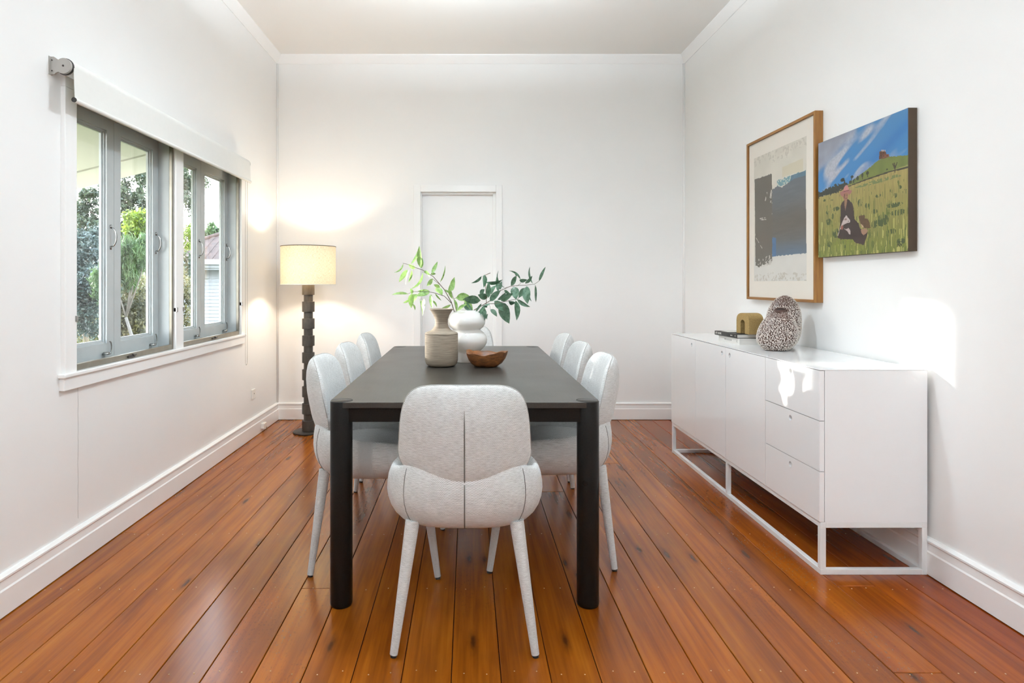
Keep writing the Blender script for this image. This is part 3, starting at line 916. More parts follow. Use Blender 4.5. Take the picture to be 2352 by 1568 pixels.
for k in range(3):
    a = 2 * PI * k / 3 + 0.4
    sp.tube([(0, 0, SZ1 - 0.03), (SR * math.cos(a), SR * math.sin(a), SZ1 - 0.004)], 0.002, 5)
sp.tube([(0, 0, SZ0 + 0.1), (0, 0, SZ1 - 0.028)], 0.003, 6)
sp.build('shade_carrier', M['dark'], lp)
light('lamp_bulb', 'POINT', (LX, LY, 1.315), energy=LAMP_POWER, shadow_soft_size=0.035, color=(1.0, 0.87, 0.70)).parent = None

# invented bowl pendant around the fill lights, out of view above the table
cl_ = thing('added_pendant', 'added white bowl pendant for fill light above the dining table', 'pendant lamp', (-0.01, 2.85, ZC))
MB().lathe([(0.055, 0.0), (0.055, -0.02), (0.012, -0.03)], 32).build('ceiling_rose', M['plastic'], cl_, auto=40)
MB().lathe([(0.02, -0.56), (0.10, -0.55), (0.17, -0.51), (0.205, -0.44), (0.202, -0.44), (0.165, -0.505), (0.10, -0.54), (0.02, -0.548)], 48).build('bowl_shade', M['plastic'], cl_, auto=60)
for k in range(3):
    a = 2 * PI * k / 3 + 0.5
    MB().tube([(0.02 * math.cos(a), 0.02 * math.sin(a), -0.025), (0.203 * math.cos(a), 0.203 * math.sin(a), -0.445)], 0.002, 6).build('cord', M['plastic'], cl_)
# invented lamp bodies for the fill lights behind the camera
for _x, lab in ((-0.75, 'added white fill uplighter on the window side of the empty floor'), (0.95, 'added white fill uplighter on the sideboard side of the empty floor')):
    up = thing('fill_uplighter', lab, 'lamp', (_x, UPY, 0), 0, 'added fill uplighters on the empty floor')
    MB().lathe([(0.14, 0.0), (0.145, 0.004), (0.145, 0.018), (0.02, 0.022)], 36).build('base', M['plastic'], up, auto=40)
    MB().lathe([(0.011, 0.018), (0.011, 1.72)], 14).build('pole', M['plastic'], up, auto=40)
    MB().lathe([(0.02, 1.70), (0.07, 1.73), (0.13, 1.78), (0.16, 1.84), (0.157, 1.84), (0.12, 1.785), (0.02, 1.74)], 36).build('bowl_shade', M['plastic'], up, auto=60)

# ------------------------------------------------------------------ sideboard
SX0, SX1, SY0, SY1, SB, ST = 1.425, 1.862, 2.47, 4.272, 0.212, 0.832
sd = thing('sideboard', 'long white lacquered sideboard with round finger holes on an open metal frame', 'sideboard', ((SX0 + SX1) / 2, (SY0 + SY1) / 2, 0))
body = MB().box(SX0 + 0.021, SX1, SY0, SY1, SB, ST - 0.004).build('body', M['lacquer'], sd, world=True, bevel=0.001, seg=1)
MB().box(SX0, SX1 + 0.001, SY0 - 0.0005, SY1 + 0.0005, ST - 0.0035, ST).build('top_panel', M['lacquer'], sd, world=True, bevel=0.0008, seg=1)
ft = 0.019
gap = 0.0015
def front(name, y0, y1, z0, z1, hy, hz):
    """front panel with a round hole right through it"""
    n = 24; r = 0.0125
    y0 += gap; y1 -= gap; z0 += gap; z1 -= gap
    ring = [(hy + r * math.cos(2 * PI * k / n + PI / 4), hz + r * math.sin(2 * PI * k / n + PI / 4)) for k in range(n)]
    sq = []
    q = n // 4
    corners = [(y1, z1), (y0, z1), (y0, z0), (y1, z0)]
    for k in range(n):
        i, f = divmod(k, q)
        a, b = corners[i], corners[(i + 1) % 4]
        sq.append((a[0] + (b[0] - a[0]) * f / q, a[1] + (b[1] - a[1]) * f / q))
    vs = []
    for X in (SX0, SX0 + ft):
        vs += [(X, a, b) for a, b in sq] + [(X, a, b) for a, b in ring]
    fs = []
    for k in range(n):
        k2 = (k + 1) % n
        fs.append((k, k2, n + k2, n + k))
        fs.append((2 * n + k, 2 * n + k2, 3 * n + k2, 3 * n + k))
        fs.append((k, k2, 2 * n + k2, 2 * n + k))
        fs.append((n + k, n + k2, 3 * n + k2, 3 * n + k))
    o = MB().add(vs, fs).build(name, M['lacquer'], sd, world=True)
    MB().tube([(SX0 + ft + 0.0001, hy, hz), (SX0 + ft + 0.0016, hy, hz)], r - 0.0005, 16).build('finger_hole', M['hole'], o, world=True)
    return o
mod = (SY1 - SY0) / 4
front('door', SY1 - mod, SY1, SB, ST - 0.004, SY1 - mod + 0.062, ST - 0.042)
front('door', SY1 - 2 * mod, SY1 - mod, SB, ST - 0.004, SY1 - 2 * mod + 0.05, ST - 0.042)
front('door', SY1 - 3 * mod, SY1 - 2 * mod, SB, ST - 0.004, SY1 - 2 * mod - 0.05, ST - 0.042)
dh = (ST - 0.004 - SB) / 3
for k in range(3):
    front('drawer', SY0, SY0 + mod, SB + k * dh, SB + (k + 1) * dh, SY0 + mod / 2, SB + (k + 1) * dh - 0.036)
fb = 0.022
fx0, fx1 = SX0 + 0.004, SX1
ym = (SY0 + SY1) / 2
frm = [('post', (fx0, fx0 + fb, SY0, SY0 + fb, fb, SB - fb)), ('post', (fx1 - fb, fx1, SY0, SY0 + fb, fb, SB - fb)), ('post', (fx0, fx0 + fb, SY1 - fb, SY1, fb, SB - fb)), ('post', (fx1 - fb, fx1, SY1 - fb, SY1, fb, SB - fb)),
       ('post', (fx0, fx0 + fb, ym - fb / 2, ym + fb / 2, fb, SB - fb)),
       ('rail', (fx0, fx0 + fb, SY0, SY1, 0, fb)), ('rail', (fx1 - fb, fx1, SY0, SY1, 0, fb)),
       ('rail', (fx0 + fb, fx1 - fb, SY0, SY0 + fb, 0, fb)), ('rail', (fx0 + fb, fx1 - fb, SY1 - fb, SY1, 0, fb)),
       ('rail', (fx0, fx0 + fb, SY0, SY1, SB - fb, SB)), ('rail', (fx1 - fb, fx1, SY0, SY1, SB - fb, SB)),
       ('rail', (fx0 + fb, fx1 - fb, SY0, SY0 + fb, SB - fb, SB)), ('rail', (fx0 + fb, fx1 - fb, SY1 - fb, SY1, SB - fb, SB))]
for nm, b in frm:
    MB().box(*b).build('frame_' + nm, M['lacquer_edge'], sd, world=True, bevel=0.0012, seg=1)

# books
def text_mesh(name, s, size, mat, parent, loc, rot):
    cu = bpy.data.curves.new(name, 'FONT'); cu.body = s; cu.size = size; cu.extrude = 0.0002
    cu.align_x = 'CENTER'; cu.align_y = 'CENTER'
    o = bpy.data.objects.new(name, cu); COL.objects.link(o)
    dg = bpy.context.evaluated_depsgraph_get()
    me = bpy.data.meshes.new_from_object(o.evaluated_get(dg))
    bpy.data.objects.remove(o)
    me.materials.clear(); me.materials.append(mat)
    q = bpy.data.objects.new(name, me); COL.objects.link(q)
    q.parent = parent; q.location = loc; q.rotation_euler = rot
    return q
def book(name, label, x0, x1, y0, y1, z0, z1, cover, rotz=0.0):
    cx, cy = (x0 + x1) / 2, (y0 + y1) / 2
    t = thing(name, label, 'book', (cx, cy, z0), rotz, 'books stacked on the sideboard')
    hx, hy, h = (x1 - x0) / 2, (y1 - y0) / 2, z1 - z0
    c = 0.0028
    MB().box(-hx, -hx + c, -hy, hy, 0, h).box(-hx + c, hx, -hy, hy, 0, c).box(-hx + c, hx, -hy, hy, h - c, h).build('cover', cover, t)
    MB().box(-hx + c, hx - 0.004, -hy + 0.004, hy - 0.004, c, h - c).build('pages', M['book_white'], t)
    return t, hx, hy, h
RB_ = (PI / 2, 0, -PI / 2)
bb, hx, hy, h = book('book', 'thick white hardback book at the bottom of the stack on the sideboard', 1.533, 1.76, 3.455, 3.72, ST, ST + 0.036, M['book_white'], 0.03)
text_mesh('title_lettering', 'W E I G O I E W', 0.013, M['ink_black'], bb, (-hx - 0.0002, 0.01, h / 2), RB_)
text_mesh('publisher_mark', 'C', 0.016, M['ink_black'], bb, (-hx - 0.0002, -hy + 0.03, h / 2), RB_)
b2, hx, hy, h = book('book', 'thin black book with white spine lettering under the clay arch', 1.520, 1.745, 3.47, 3.745, ST + 0.036, ST + 0.060, M['book_black'], 0.05)
text_mesh('title_lettering', 'AT HOME', 0.0175, M['ink_white'], b2, (-hx - 0.0002, hy - 0.05, h / 2), RB_)
text_mesh('author_lettering', 'MARTY', 0.008, M['ink_white'], b2, (-hx - 0.0002, -hy + 0.062, h / 2), RB_)
text_mesh('publisher_mark', '<', 0.018, M['ink_white'], b2, (-hx - 0.0002, -hy + 0.018, h / 2), RB_)
MB().box(-hx + 0.03, hx - 0.01, 0.03, hy - 0.02, h, h + 0.0004).build('cover_picture', M['ink_white'], b2)

# arch ornament
ar = thing('arch_ornament', 'small tan speckled clay arch standing on the black book', 'ornament', (1.62, 3.505, ST + 0.0605), 0.14)
hw, R, ro, ri = 0.062, 0.118, 0.046, 0.0
poly = [(-hw, 0)]
for k in range(17):
    a = PI - PI * k / 16
    poly.append((0.062 * math.cos(a) if False else (hw * spow(math.cos(a), 0.8)), 0.072 + 0.047 * spow(math.sin(a), 0.8)))
poly.append((hw, 0)); poly.append((0.021, 0)); 
for k in range(13):
    a = PI * k / 12
    poly.append((0.021 * math.cos(a), 0.058 + 0.021 * math.sin(a)))
poly.append((-0.021, 0))
MB().prism(poly, 0, -0.045, 0.045).build('arch', M['cork'], ar, bevel=0.002)

# nubbly ceramic vases
def nub_vase(name, label, loc, w, d, h, pear, mouth, seed, rotz=0):
    t = thing(name, label, 'vase', loc, rotz, 'nubbly ceramic vases on the sideboard')
    rg = np.random.default_rng(seed)
    def P(u, th):
        # u 0 bottom..1 top
        rad = max(0.0, 1 - abs((u - 0.42) / (0.47 if u < 0.42 else 0.585)) ** 2.3) ** 0.55
        rad *= 1 + pear * (0.5 - u) * 0.9
        rad = max(rad, 0.34 if mouth else 0.06)
        wob = 1 + 0.04 * math.sin(2 * th + 1.3 * u * 3 + seed) + 0.03 * math.sin(3 * th - 2.1 * u)
        sh = 0.10 * w * (u - 0.3) * (1 if mouth else 0.5)
        return Vector((rad * wob * w / 2 * math.cos(th) + sh, rad * wob * d / 2 * math.sin(th), u * h))
    nu, nv = 40, 28
    vs = []
    for i in range(nv + 1):
        for k in range(nu): vs.append(P(i / nv, 2 * PI * k / nu))
    fs = [(i * nu + k, i * nu + (k + 1) % nu, (i + 1) * nu + (k + 1) % nu, (i + 1) * nu + k) for i in range(nv) for k in range(nu)]
    fs.append(tuple(reversed(range(nu))))
    fs.append(tuple(nv * nu + k for k in range(nu)))
    bo = MB().add(vs, fs).build('body', M['clay'], t, smooth=True)
    # nodules on a spiral
    g = (1 + 5 ** 0.5) / 2
    ico = [(-1, g, 0), (1, g, 0), (-1, -g, 0), (1, -g, 0), (0, -1, g), (0, 1, g), (0, -1, -g), (0, 1, -g), (g, 0, -1), (g, 0, 1), (-g, 0, -1), (-g, 0, 1)]
    ico = [Vector(p).normalized() for p in ico]
    icf = [(0, 11, 5), (0, 5, 1), (0, 1, 7), (0, 7, 10), (0, 10, 11), (1, 5, 9), (5, 11, 4), (11, 10, 2), (10, 7, 6), (7, 1, 8), (3, 9, 4), (3, 4, 2), (3, 2, 6), (3, 6, 8), (3, 8, 9), (4, 9, 5), (2, 4, 11), (6, 2, 10), (8, 6, 7), (9, 8, 1)]
    mb = MB()
    rows = int(h / 0.0064)
    for i in range(1, rows):
        u = i / rows
        if mouth and u > 0.94: continue
        p0, p1 = P(u, 0), P(u, PI)
        circ = PI * (p0 - p1).length * 0.97
        cnt = max(3, int(circ / 0.0074))
        for k in range(cnt):
            th = 2 * PI * (k + 0.5 * (i % 2)) / cnt + rg.normal(0, 0.03)
            p = P(u + rg.normal(0, 0.004), th)
            sz = 0.0031 * rg.uniform(0.8, 1.2) * (0.75 if u > 0.8 else 1)
            mb.add([p + q * sz for q in ico], icf)
    mb.build('nodules', M['nodule'], t, smooth=True, kind='stuff', fix=False)
    if mouth:
        c = P(1.0, 0) * 0.5 + P(1.0, PI) * 0.5 + Vector((0, -0.012, -0.006))
        tilt = Matrix.Rotation(math.radians(38), 3, 'X')
        ring = lambda a, b, z_: [c + tilt @ Vector((a * math.cos(2 * PI * k / 24), b * math.sin(2 * PI * k / 24), z_)) for k in range(24)]
        r0, r1 = ring(0.027, 0.015, -0.012), ring(0.027, 0.015, 0.0045)
        MB().add(r0 + r1, [(k, (k + 1) % 24, (k + 1) % 24 + 24, k + 24) for k in range(24)] + [tuple(range(24)), tuple(24 + k for k in range(24))]).build('mouth', M['mouth'], t)
        lp_ = ring(0.030, 0.018, 0.003)
        MB().tube(lp_ + lp_[:1], 0.0045, 6).build('lip', M['clay'], t, smooth=True)
    return t
nub_vase('ceramic_vase', 'shorter nubbly brown and white ceramic vase with an open slit mouth', (1.612, 3.175, ST), 0.185, 0.155, 0.212, 0.30, True, 1)
nub_vase('ceramic_vase', 'taller nubbly brown and white ceramic vase behind the shorter one', (1.722, 3.325, ST), 0.190, 0.14, 0.282, 0.06, False, 4)

# ------------------------------------------------------------------ things on the table
GV = thing('wooden_vase', 'grey limed wooden vase with a narrow flared neck on the table', 'vase', (-0.139, 3.185, TZ))
pr = [(0.060, 0.0), (0.071, 0.004), (0.081, 0.013), (0.0855, 0.030), (0.0865, 0.07), (0.0865, 0.168), (0.0845, 0.174), (0.078, 0.177), (0.063, 0.181), (0.049, 0.190), (0.038, 0.205), (0.0335, 0.222), (0.0340, 0.242), (0.042, 0.266), (0.055, 0.287), (0.0635, 0.297), (0.062, 0.299), (0.053, 0.289), (0.040, 0.266), (0.031, 0.240), (0.030, 0.215)]
MB().lathe(pr, 56).build('body', M['grey_wood'], GV, auto=50)
MB().lathe([(0.0868, 0.1665), (0.0868, 0.1690)], 56, cap=False).build('shoulder_line', M['twig'], GV, smooth=True)

OVX, OVY = -0.008, 3.37
OV = thing('glass_vase', 'white opal glass vase with two stacked bulbs holding leafy branches', 'vase', (OVX, OVY, TZ))
pr = [(0.070, 0.0), (0.0715, 0.004), (0.0705, 0.045), (0.0725, 0.058), (0.085, 0.068), (0.101, 0.084), (0.111, 0.103), (0.1135, 0.120), (0.108, 0.142), (0.095, 0.160), (0.080, 0.1715), (0.0755, 0.1765), (0.080, 0.181), (0.093, 0.191), (0.1015, 0.207), (0.1035, 0.223), (0.099, 0.243), (0.088, 0.260), (0.073, 0.272), (0.0625, 0.2775), (0.061, 0.284), (0.058, 0.284), (0.059, 0.276), (0.070, 0.269), (0.085, 0.257), (0.096, 0.241), (0.1, 0.223), (0.097, 0.208), (0.07, 0.18), (0.09, 0.16), (0.108, 0.12), (0.095, 0.085), (0.06, 0.06)]
MB().lathe(pr, 64).build('body', M['opal'], OV, smooth=True)

# wooden bowl with an uneven rim
BW = thing('wooden_bowl', 'small brown root wood bowl with an uneven rim on the table', 'bowl', (0.094, 3.165, TZ))
n = 56
rg = np.random.default_rng(5)
def bowl_r(th): return 1 + 0.06 * math.sin(2 * th + 0.6) + 0.04 * math.sin(3 * th + 2.0) + 0.025 * math.sin(7 * th) + 0.015 * math.sin(11 * th + 1)
def bowl_h(th): return 0.074 + 0.006 * math.sin(2 * th + 2.2) + 0.003 * math.sin(5 * th) + 0.002 * math.sin(9 * th + 2)
pr = [(0.0, 0.0, 0), (0.045, 0.0, 0), (0.058, 0.03, 0.2), (0.078, 0.22, 0.6), (0.093, 0.52, 0.9), (0.1005, 0.8, 1), (0.104, 1.0, 1), (0.0985, 1.01, 1), (0.088, 0.86, 0.8), (0.068, 0.52, 0.6), (0.04, 0.3, 0.3), (0.0, 0.24, 0)]
vs = []
for (r, hh, q) in pr:
    for k in range(n):
        th = 2 * PI * k / n
        rr2 = r * (1 + (bowl_r(th) - 1) * q)
        vs.append((rr2 * math.cos(th), rr2 * math.sin(th) * 0.92, hh * bowl_h(th)))
fs = [(i * n + k, i * n + (k + 1) % n, (i + 1) * n + (k + 1) % n, (i + 1) * n + k) for i in range(len(pr) - 1) for k in range(n)]
bo = MB().add(vs, fs).build('body', M['bowl'], BW, auto=60)

# leafy branches
def leaf_mesh(p0, p1, wid, seed, bulge):
    rg = random.Random(seed)
    p0, p1 = Vector(p0), Vector(p1)
    d = p1 - p0
    L = d.length
    view = Vector((0, 1, 0))
    side = d.cross(view).normalized()
    # tilt the blade about its axis and fold it a little
    tilt = rg.uniform(-0.9, 0.9)
    side = (side * math.cos(tilt) + d.normalized().cross(side) * math.sin(tilt)).normalized()
    nrm = d.normalized().cross(side).normalized()
    vs = []
    m = 7
    bend = rg.uniform(-0.10, 0.10) * L
    for i in range(m):
        t = i / (m - 1)
        c = p0 + d * t + nrm * (bend * 4 * t * (1 - t)) + side * (bulge * 4 * t * (1 - t))
        ww = wid * 0.5 * (math.sin(PI * t ** 0.8) ** 0.85) + 0.0004
        vs += [c - side * ww + nrm * ww * 0.25, c, c + side * ww + nrm * ww * 0.25]
    fs = []
    for i in range(m - 1):
        a = i * 3
        fs += [(a, a + 1, a + 4, a + 3), (a + 1, a + 2, a + 5, a + 4)]
    return vs, fs
def branch(name, label, origin, scale, stems, leaves, mat, depth, seed):
    ox, oy = origin
    rg = random.Random(seed)
    t = thing(name, label, 'branch', (OVX, OVY, TZ + 0.27), 0, 'leafy branches in the glass vase')
    def W(q, Y): return px(ox + q[0] / scale, oy + q[1] / scale, Y)
    for st, ya, yb, r0, r1 in stems:
        pts = []
        for i, q in enumerate(st):
            f = i / max(1, len(st) - 1)
            pts.append(W(q, ya + (yb - ya) * f))
        MB().tube(pts, r0, 7, r1=r1).build('stem', M['twig'], t, smooth=True, world=True)
    for i, lf in enumerate(leaves):
        b, p, wd = lf[:3]
        bul = lf[3] if len(lf) > 3 else rg.uniform(-0.006, 0.006)
        Y = depth + rg.uniform(-0.05, 0.05)
        vs, fs = leaf_mesh(W(b, Y), W(p, Y + rg.uniform(-0.04, 0.04)), wd / scale / FPX * depth * 1.25, seed * 100 + i, bul)
        MB().add(vs, fs).build('leaf', mat, t, smooth=True, world=True, fix=False)
    return t
L1 = [((230,480),(45,660),25,.012),((310,600),(145,850),75),((345,600),(275,900),45),((400,610),(330,860),50),((385,490),(510,235),60,-.012),((570,560),(550,125),105),((590,570),(600,355),75),((470,575),(330,490),60),
 ((620,660),(375,990),45,.014),((760,690),(640,650),80),((800,680),(915,440),60),((780,690),(880,685),50),((820,780),(700,925),70),((965,850),(1070,520),22,-.006),((760,750),(700,690),40),((960,960),(840,900),60),
 ((870,980),(1010,1110),130),((1160,1060),(1060,1000),30),((1200,1030),(1255,750),85),((1220,1190),(1175,880),65),((1280,1170),(1580,1155),130),((760,1040),(520,1030),70),((760,1050),(485,1130),110),((330,1090),(0,1105),45),
 ((400,1090),(365,980),50),((400,1080),(390,1370),95),((340,1200),(225,1265),45),((500,1090),(400,1300),150),((420,1290),(465,1410),30),((560,1190),(615,1530),45),((640,1180),(640,1430),100),((770,1100),(810,1380),75),
 ((790,1100),(790,1280),50),((800,1220),(900,1350),30),((870,1080),(990,1220),35),((1180,1300),(1000,1370),50),((1240,1190),(1290,1450),60),((1310,1430),(1500,1290),60),((1440,1190),(1620,1430),110)]
S1 = [([(1265,1560),(1250,1440),(1190,1250),(1050,1000),(830,740),(620,610),(450,550),(300,490),(220,475)], 3.36, 3.30, 0.0028, 0.0010),
      ([(1300,1560),(1290,1430),(1240,1190),(1190,1030)], 3.37, 3.36, 0.0022, 0.001),
      ([(1190,1270),(1050,1130),(830,1060),(700,1040),(420,1040),(330,1085)], 3.36, 3.28, 0.002, 0.0008),
      ([(1050,1000),(960,900),(820,790)], 3.34, 3.33, 0.0016, 0.001),
      ([(1290,1460),(1340,1400),(1440,1310)], 3.37, 3.36, 0.0012, 0.0008),
      ([(1240,1190),(1290,1160)], 3.36, 3.36, 0.0012, 0.0008), ([(1030,1130),(900,1010)], 3.33, 3.33, 0.001, 0.0007)]
branch('leafy_branch', 'pale green leafy branch in the glass vase leaning towards the window', (900, 550), 8.71, S1, L1, M['leaf_light'], 3.33, 3)
L2 = [((430,880),(30,860),160),((60,930),(250,1115),110),((420,770),(520,630),100),((580,830),(370,750),130),((600,820),(610,460),120),((670,740),(790,540),110),((640,900),(880,650),110),((830,690),(800,320),60),((860,640),(910,450),70),
 ((545,470),(930,410),75,-.012),((520,300),(500,590),100),((450,335),(220,490),55,.010),((980,600),(830,205),28,.022),((1110,550),(1240,330),105),((1330,410),(1070,210),36,-.012),((1300,420),(1480,410),75,-.006),((1240,340),(1200,265),24),
 ((1440,500),(1590,325),90),((1600,500),(1540,120),36,.012),((1745,445),(1890,125),55,.004),((1660,530),(1675,920),75,-.011),((1470,560),(1490,960),150),((1500,570),(1575,900),50,-.008),((1420,600),(1285,820),105),((1180,570),(1230,860),155),
 ((1250,855),(1545,1025),70),((1220,880),(1240,1330),130),((1180,960),(1060,890),100),((870,920),(1075,1400),235),((740,890),(950,1120),130),((960,650),(1090,720),60),((810,865),(1000,690),100),((890,890),(1160,720),110),
 ((450,950),(300,1155),45),((510,1020),(320,1500),170),((660,950),(420,1210),75,-.012),((650,1080),(800,1245),80),((590,1180),(575,1310),30),((575,1040),(480,990),30)]
S2 = [([(60,1300),(150,1180),(330,1070),(520,960),(700,850),(890,650),(1100,560),(1250,545),(1450,535),(1640,515),(1750,440)], 3.37, 3.40, 0.0026, 0.0010),
      ([(520,960),(740,950),(940,910),(1180,860),(1250,855),(1330,790),(1430,600)], 3.37, 3.42, 0.002, 0.0009),
      ([(560,940),(548,740),(540,400),(540,300)], 3.38, 3.36, 0.0018, 0.0009), ([(540,310),(590,285),(650,262)], 3.36, 3.36, 0.001, 0.0022),
      ([(540,345),(450,338)], 3.36, 3.36, 0.0008, 0.0006), ([(980,605),(1030,570)], 3.38, 3.38, 0.0008, 0.0006), ([(1240,560),(1330,500),(1320,410)], 3.39, 3.39, 0.001, 0.0007),
      ([(560,940),(610,900),(660,1090)], 3.37, 3.37, 0.001, 0.0006)]
branch('leafy_branch', 'grey green leafy branch in the glass vase leaning towards the sideboard', (1060, 600), 9.8, S2, L2, M['leaf_green'], 3.38, 4)

# ------------------------------------------------------------------ pictures on the right wall
def noise2(h, w_, cells_h, cells_w, rg):
    g = rg.random((cells_h + 2, cells_w + 2))
    yy = np.linspace(0, cells_h, h)[:, None]; xx = np.linspace(0, cells_w, w_)[None, :]
    y0 = np.floor(yy).astype(int); x0 = np.floor(xx).astype(int)
    fy = yy - y0; fx = xx - x0
    fy = fy * fy * (3 - 2 * fy); fx = fx * fx * (3 - 2 * fx)
    return (g[y0, x0] * (1 - fy) * (1 - fx) + g[y0, x0 + 1] * (1 - fy) * fx + g[y0 + 1, x0] * fy * (1 - fx) + g[y0 + 1, x0 + 1] * fy * fx)
def inside(poly, U, V):
    r = np.zeros(U.shape, bool)
    n = len(poly); j = n - 1
    for i in range(n):
        xi, yi = poly[i]; xj, yj = poly[j]
        c = ((yi > V) != (yj > V)) & (U < (xj - xi) * (V - yi) / (yj - yi + 1e-12) + xi)
        r ^= c; j = i
    return r
def lin(c):
    return np.array(S(c)[:3])
def art_grid(name, parent, X, yfar, ynear, z0, z1, img, mat):
    """flat canvas facing -X; img rows from top, columns from the far edge"""
    h, w_, _ = img.shape
    ys = np.linspace(yfar, ynear, w_ + 1); zs = np.linspace(z1, z0, h + 1)
    vs = np.empty((h + 1, w_ + 1, 3)); vs[..., 0] = X; vs[..., 1] = ys[None, :]; vs[..., 2] = zs[:, None]
    off = np.array(parent.location)
    vs = (vs - off).reshape(-1, 3)
    i = np.arange(h)[:, None] * (w_ + 1) + np.arange(w_)[None, :]
    fs = np.stack([i, i + w_ + 1, i + w_ + 2, i + 1], -1).reshape(-1, 4)
    me = bpy.data.meshes.new(name)
    me.vertices.add(len(vs)); me.vertices.foreach_set('co', vs.ravel().astype(np.float32))
    me.loops.add(len(fs) * 4); me.loops.foreach_set('vertex_index', fs.ravel().astype(np.int32))
    me.polygons.add(len(fs)); me.polygons.foreach_set('loop_start', np.arange(len(fs), dtype=np.int32) * 4)
    me.update(calc_edges=True)
    at = me.color_attributes.new('art', 'FLOAT_COLOR', 'CORNER')
    colr = np.ones((h * w_, 4), np.float32); colr[:, :3] = img.reshape(-1, 3)
    at.data.foreach_set('color', np.repeat(colr, 4, axis=0).ravel())
    me.materials.append(mat)
    o = bpy.data.objects.new(name, me); COL.objects.link(o); o.parent = parent
    return o

# framed abstract print
FY0, FY1, FZ0, FZ1 = 3.226, 4.02, 1.078, 2.096
FXF = 1.836
fp = thing('framed_print', 'tall oak framed abstract print of charcoal and blue blocks on cream', 'picture', (XR, (FY0 + FY1) / 2, (FZ0 + FZ1) / 2))
bwid = 0.016
MB().box(FXF, XR, FY0, FY0 + bwid, FZ0, FZ1).build('frame_bar', M['oak'], fp, world=True, bevel=0.001, seg=1)
MB().box(FXF, XR, FY1 - bwid, FY1, FZ0, FZ1).build('frame_bar', M['oak'], fp, world=True, bevel=0.001, seg=1)
MB().box(FXF, XR, FY0 + bwid, FY1 - bwid, FZ0, FZ0 + bwid).build('frame_bar', M['oak_h'], fp, world=True, bevel=0.001, seg=1)
MB().box(FXF, XR, FY0 + bwid, FY1 - bwid, FZ1 - bwid, FZ1).build('frame_bar', M['oak_h'], fp, world=True, bevel=0.001, seg=1)
MB().box(FXF + 0.012, XR - 0.004, FY0 + bwid, FY1 - bwid, FZ0 + bwid, FZ1 - bwid).build('mat_board', M['mat_board'], fp, world=True)
PY0, PY1, PZ0, PZ1 = 3.327, 3.937, 1.195, 1.986
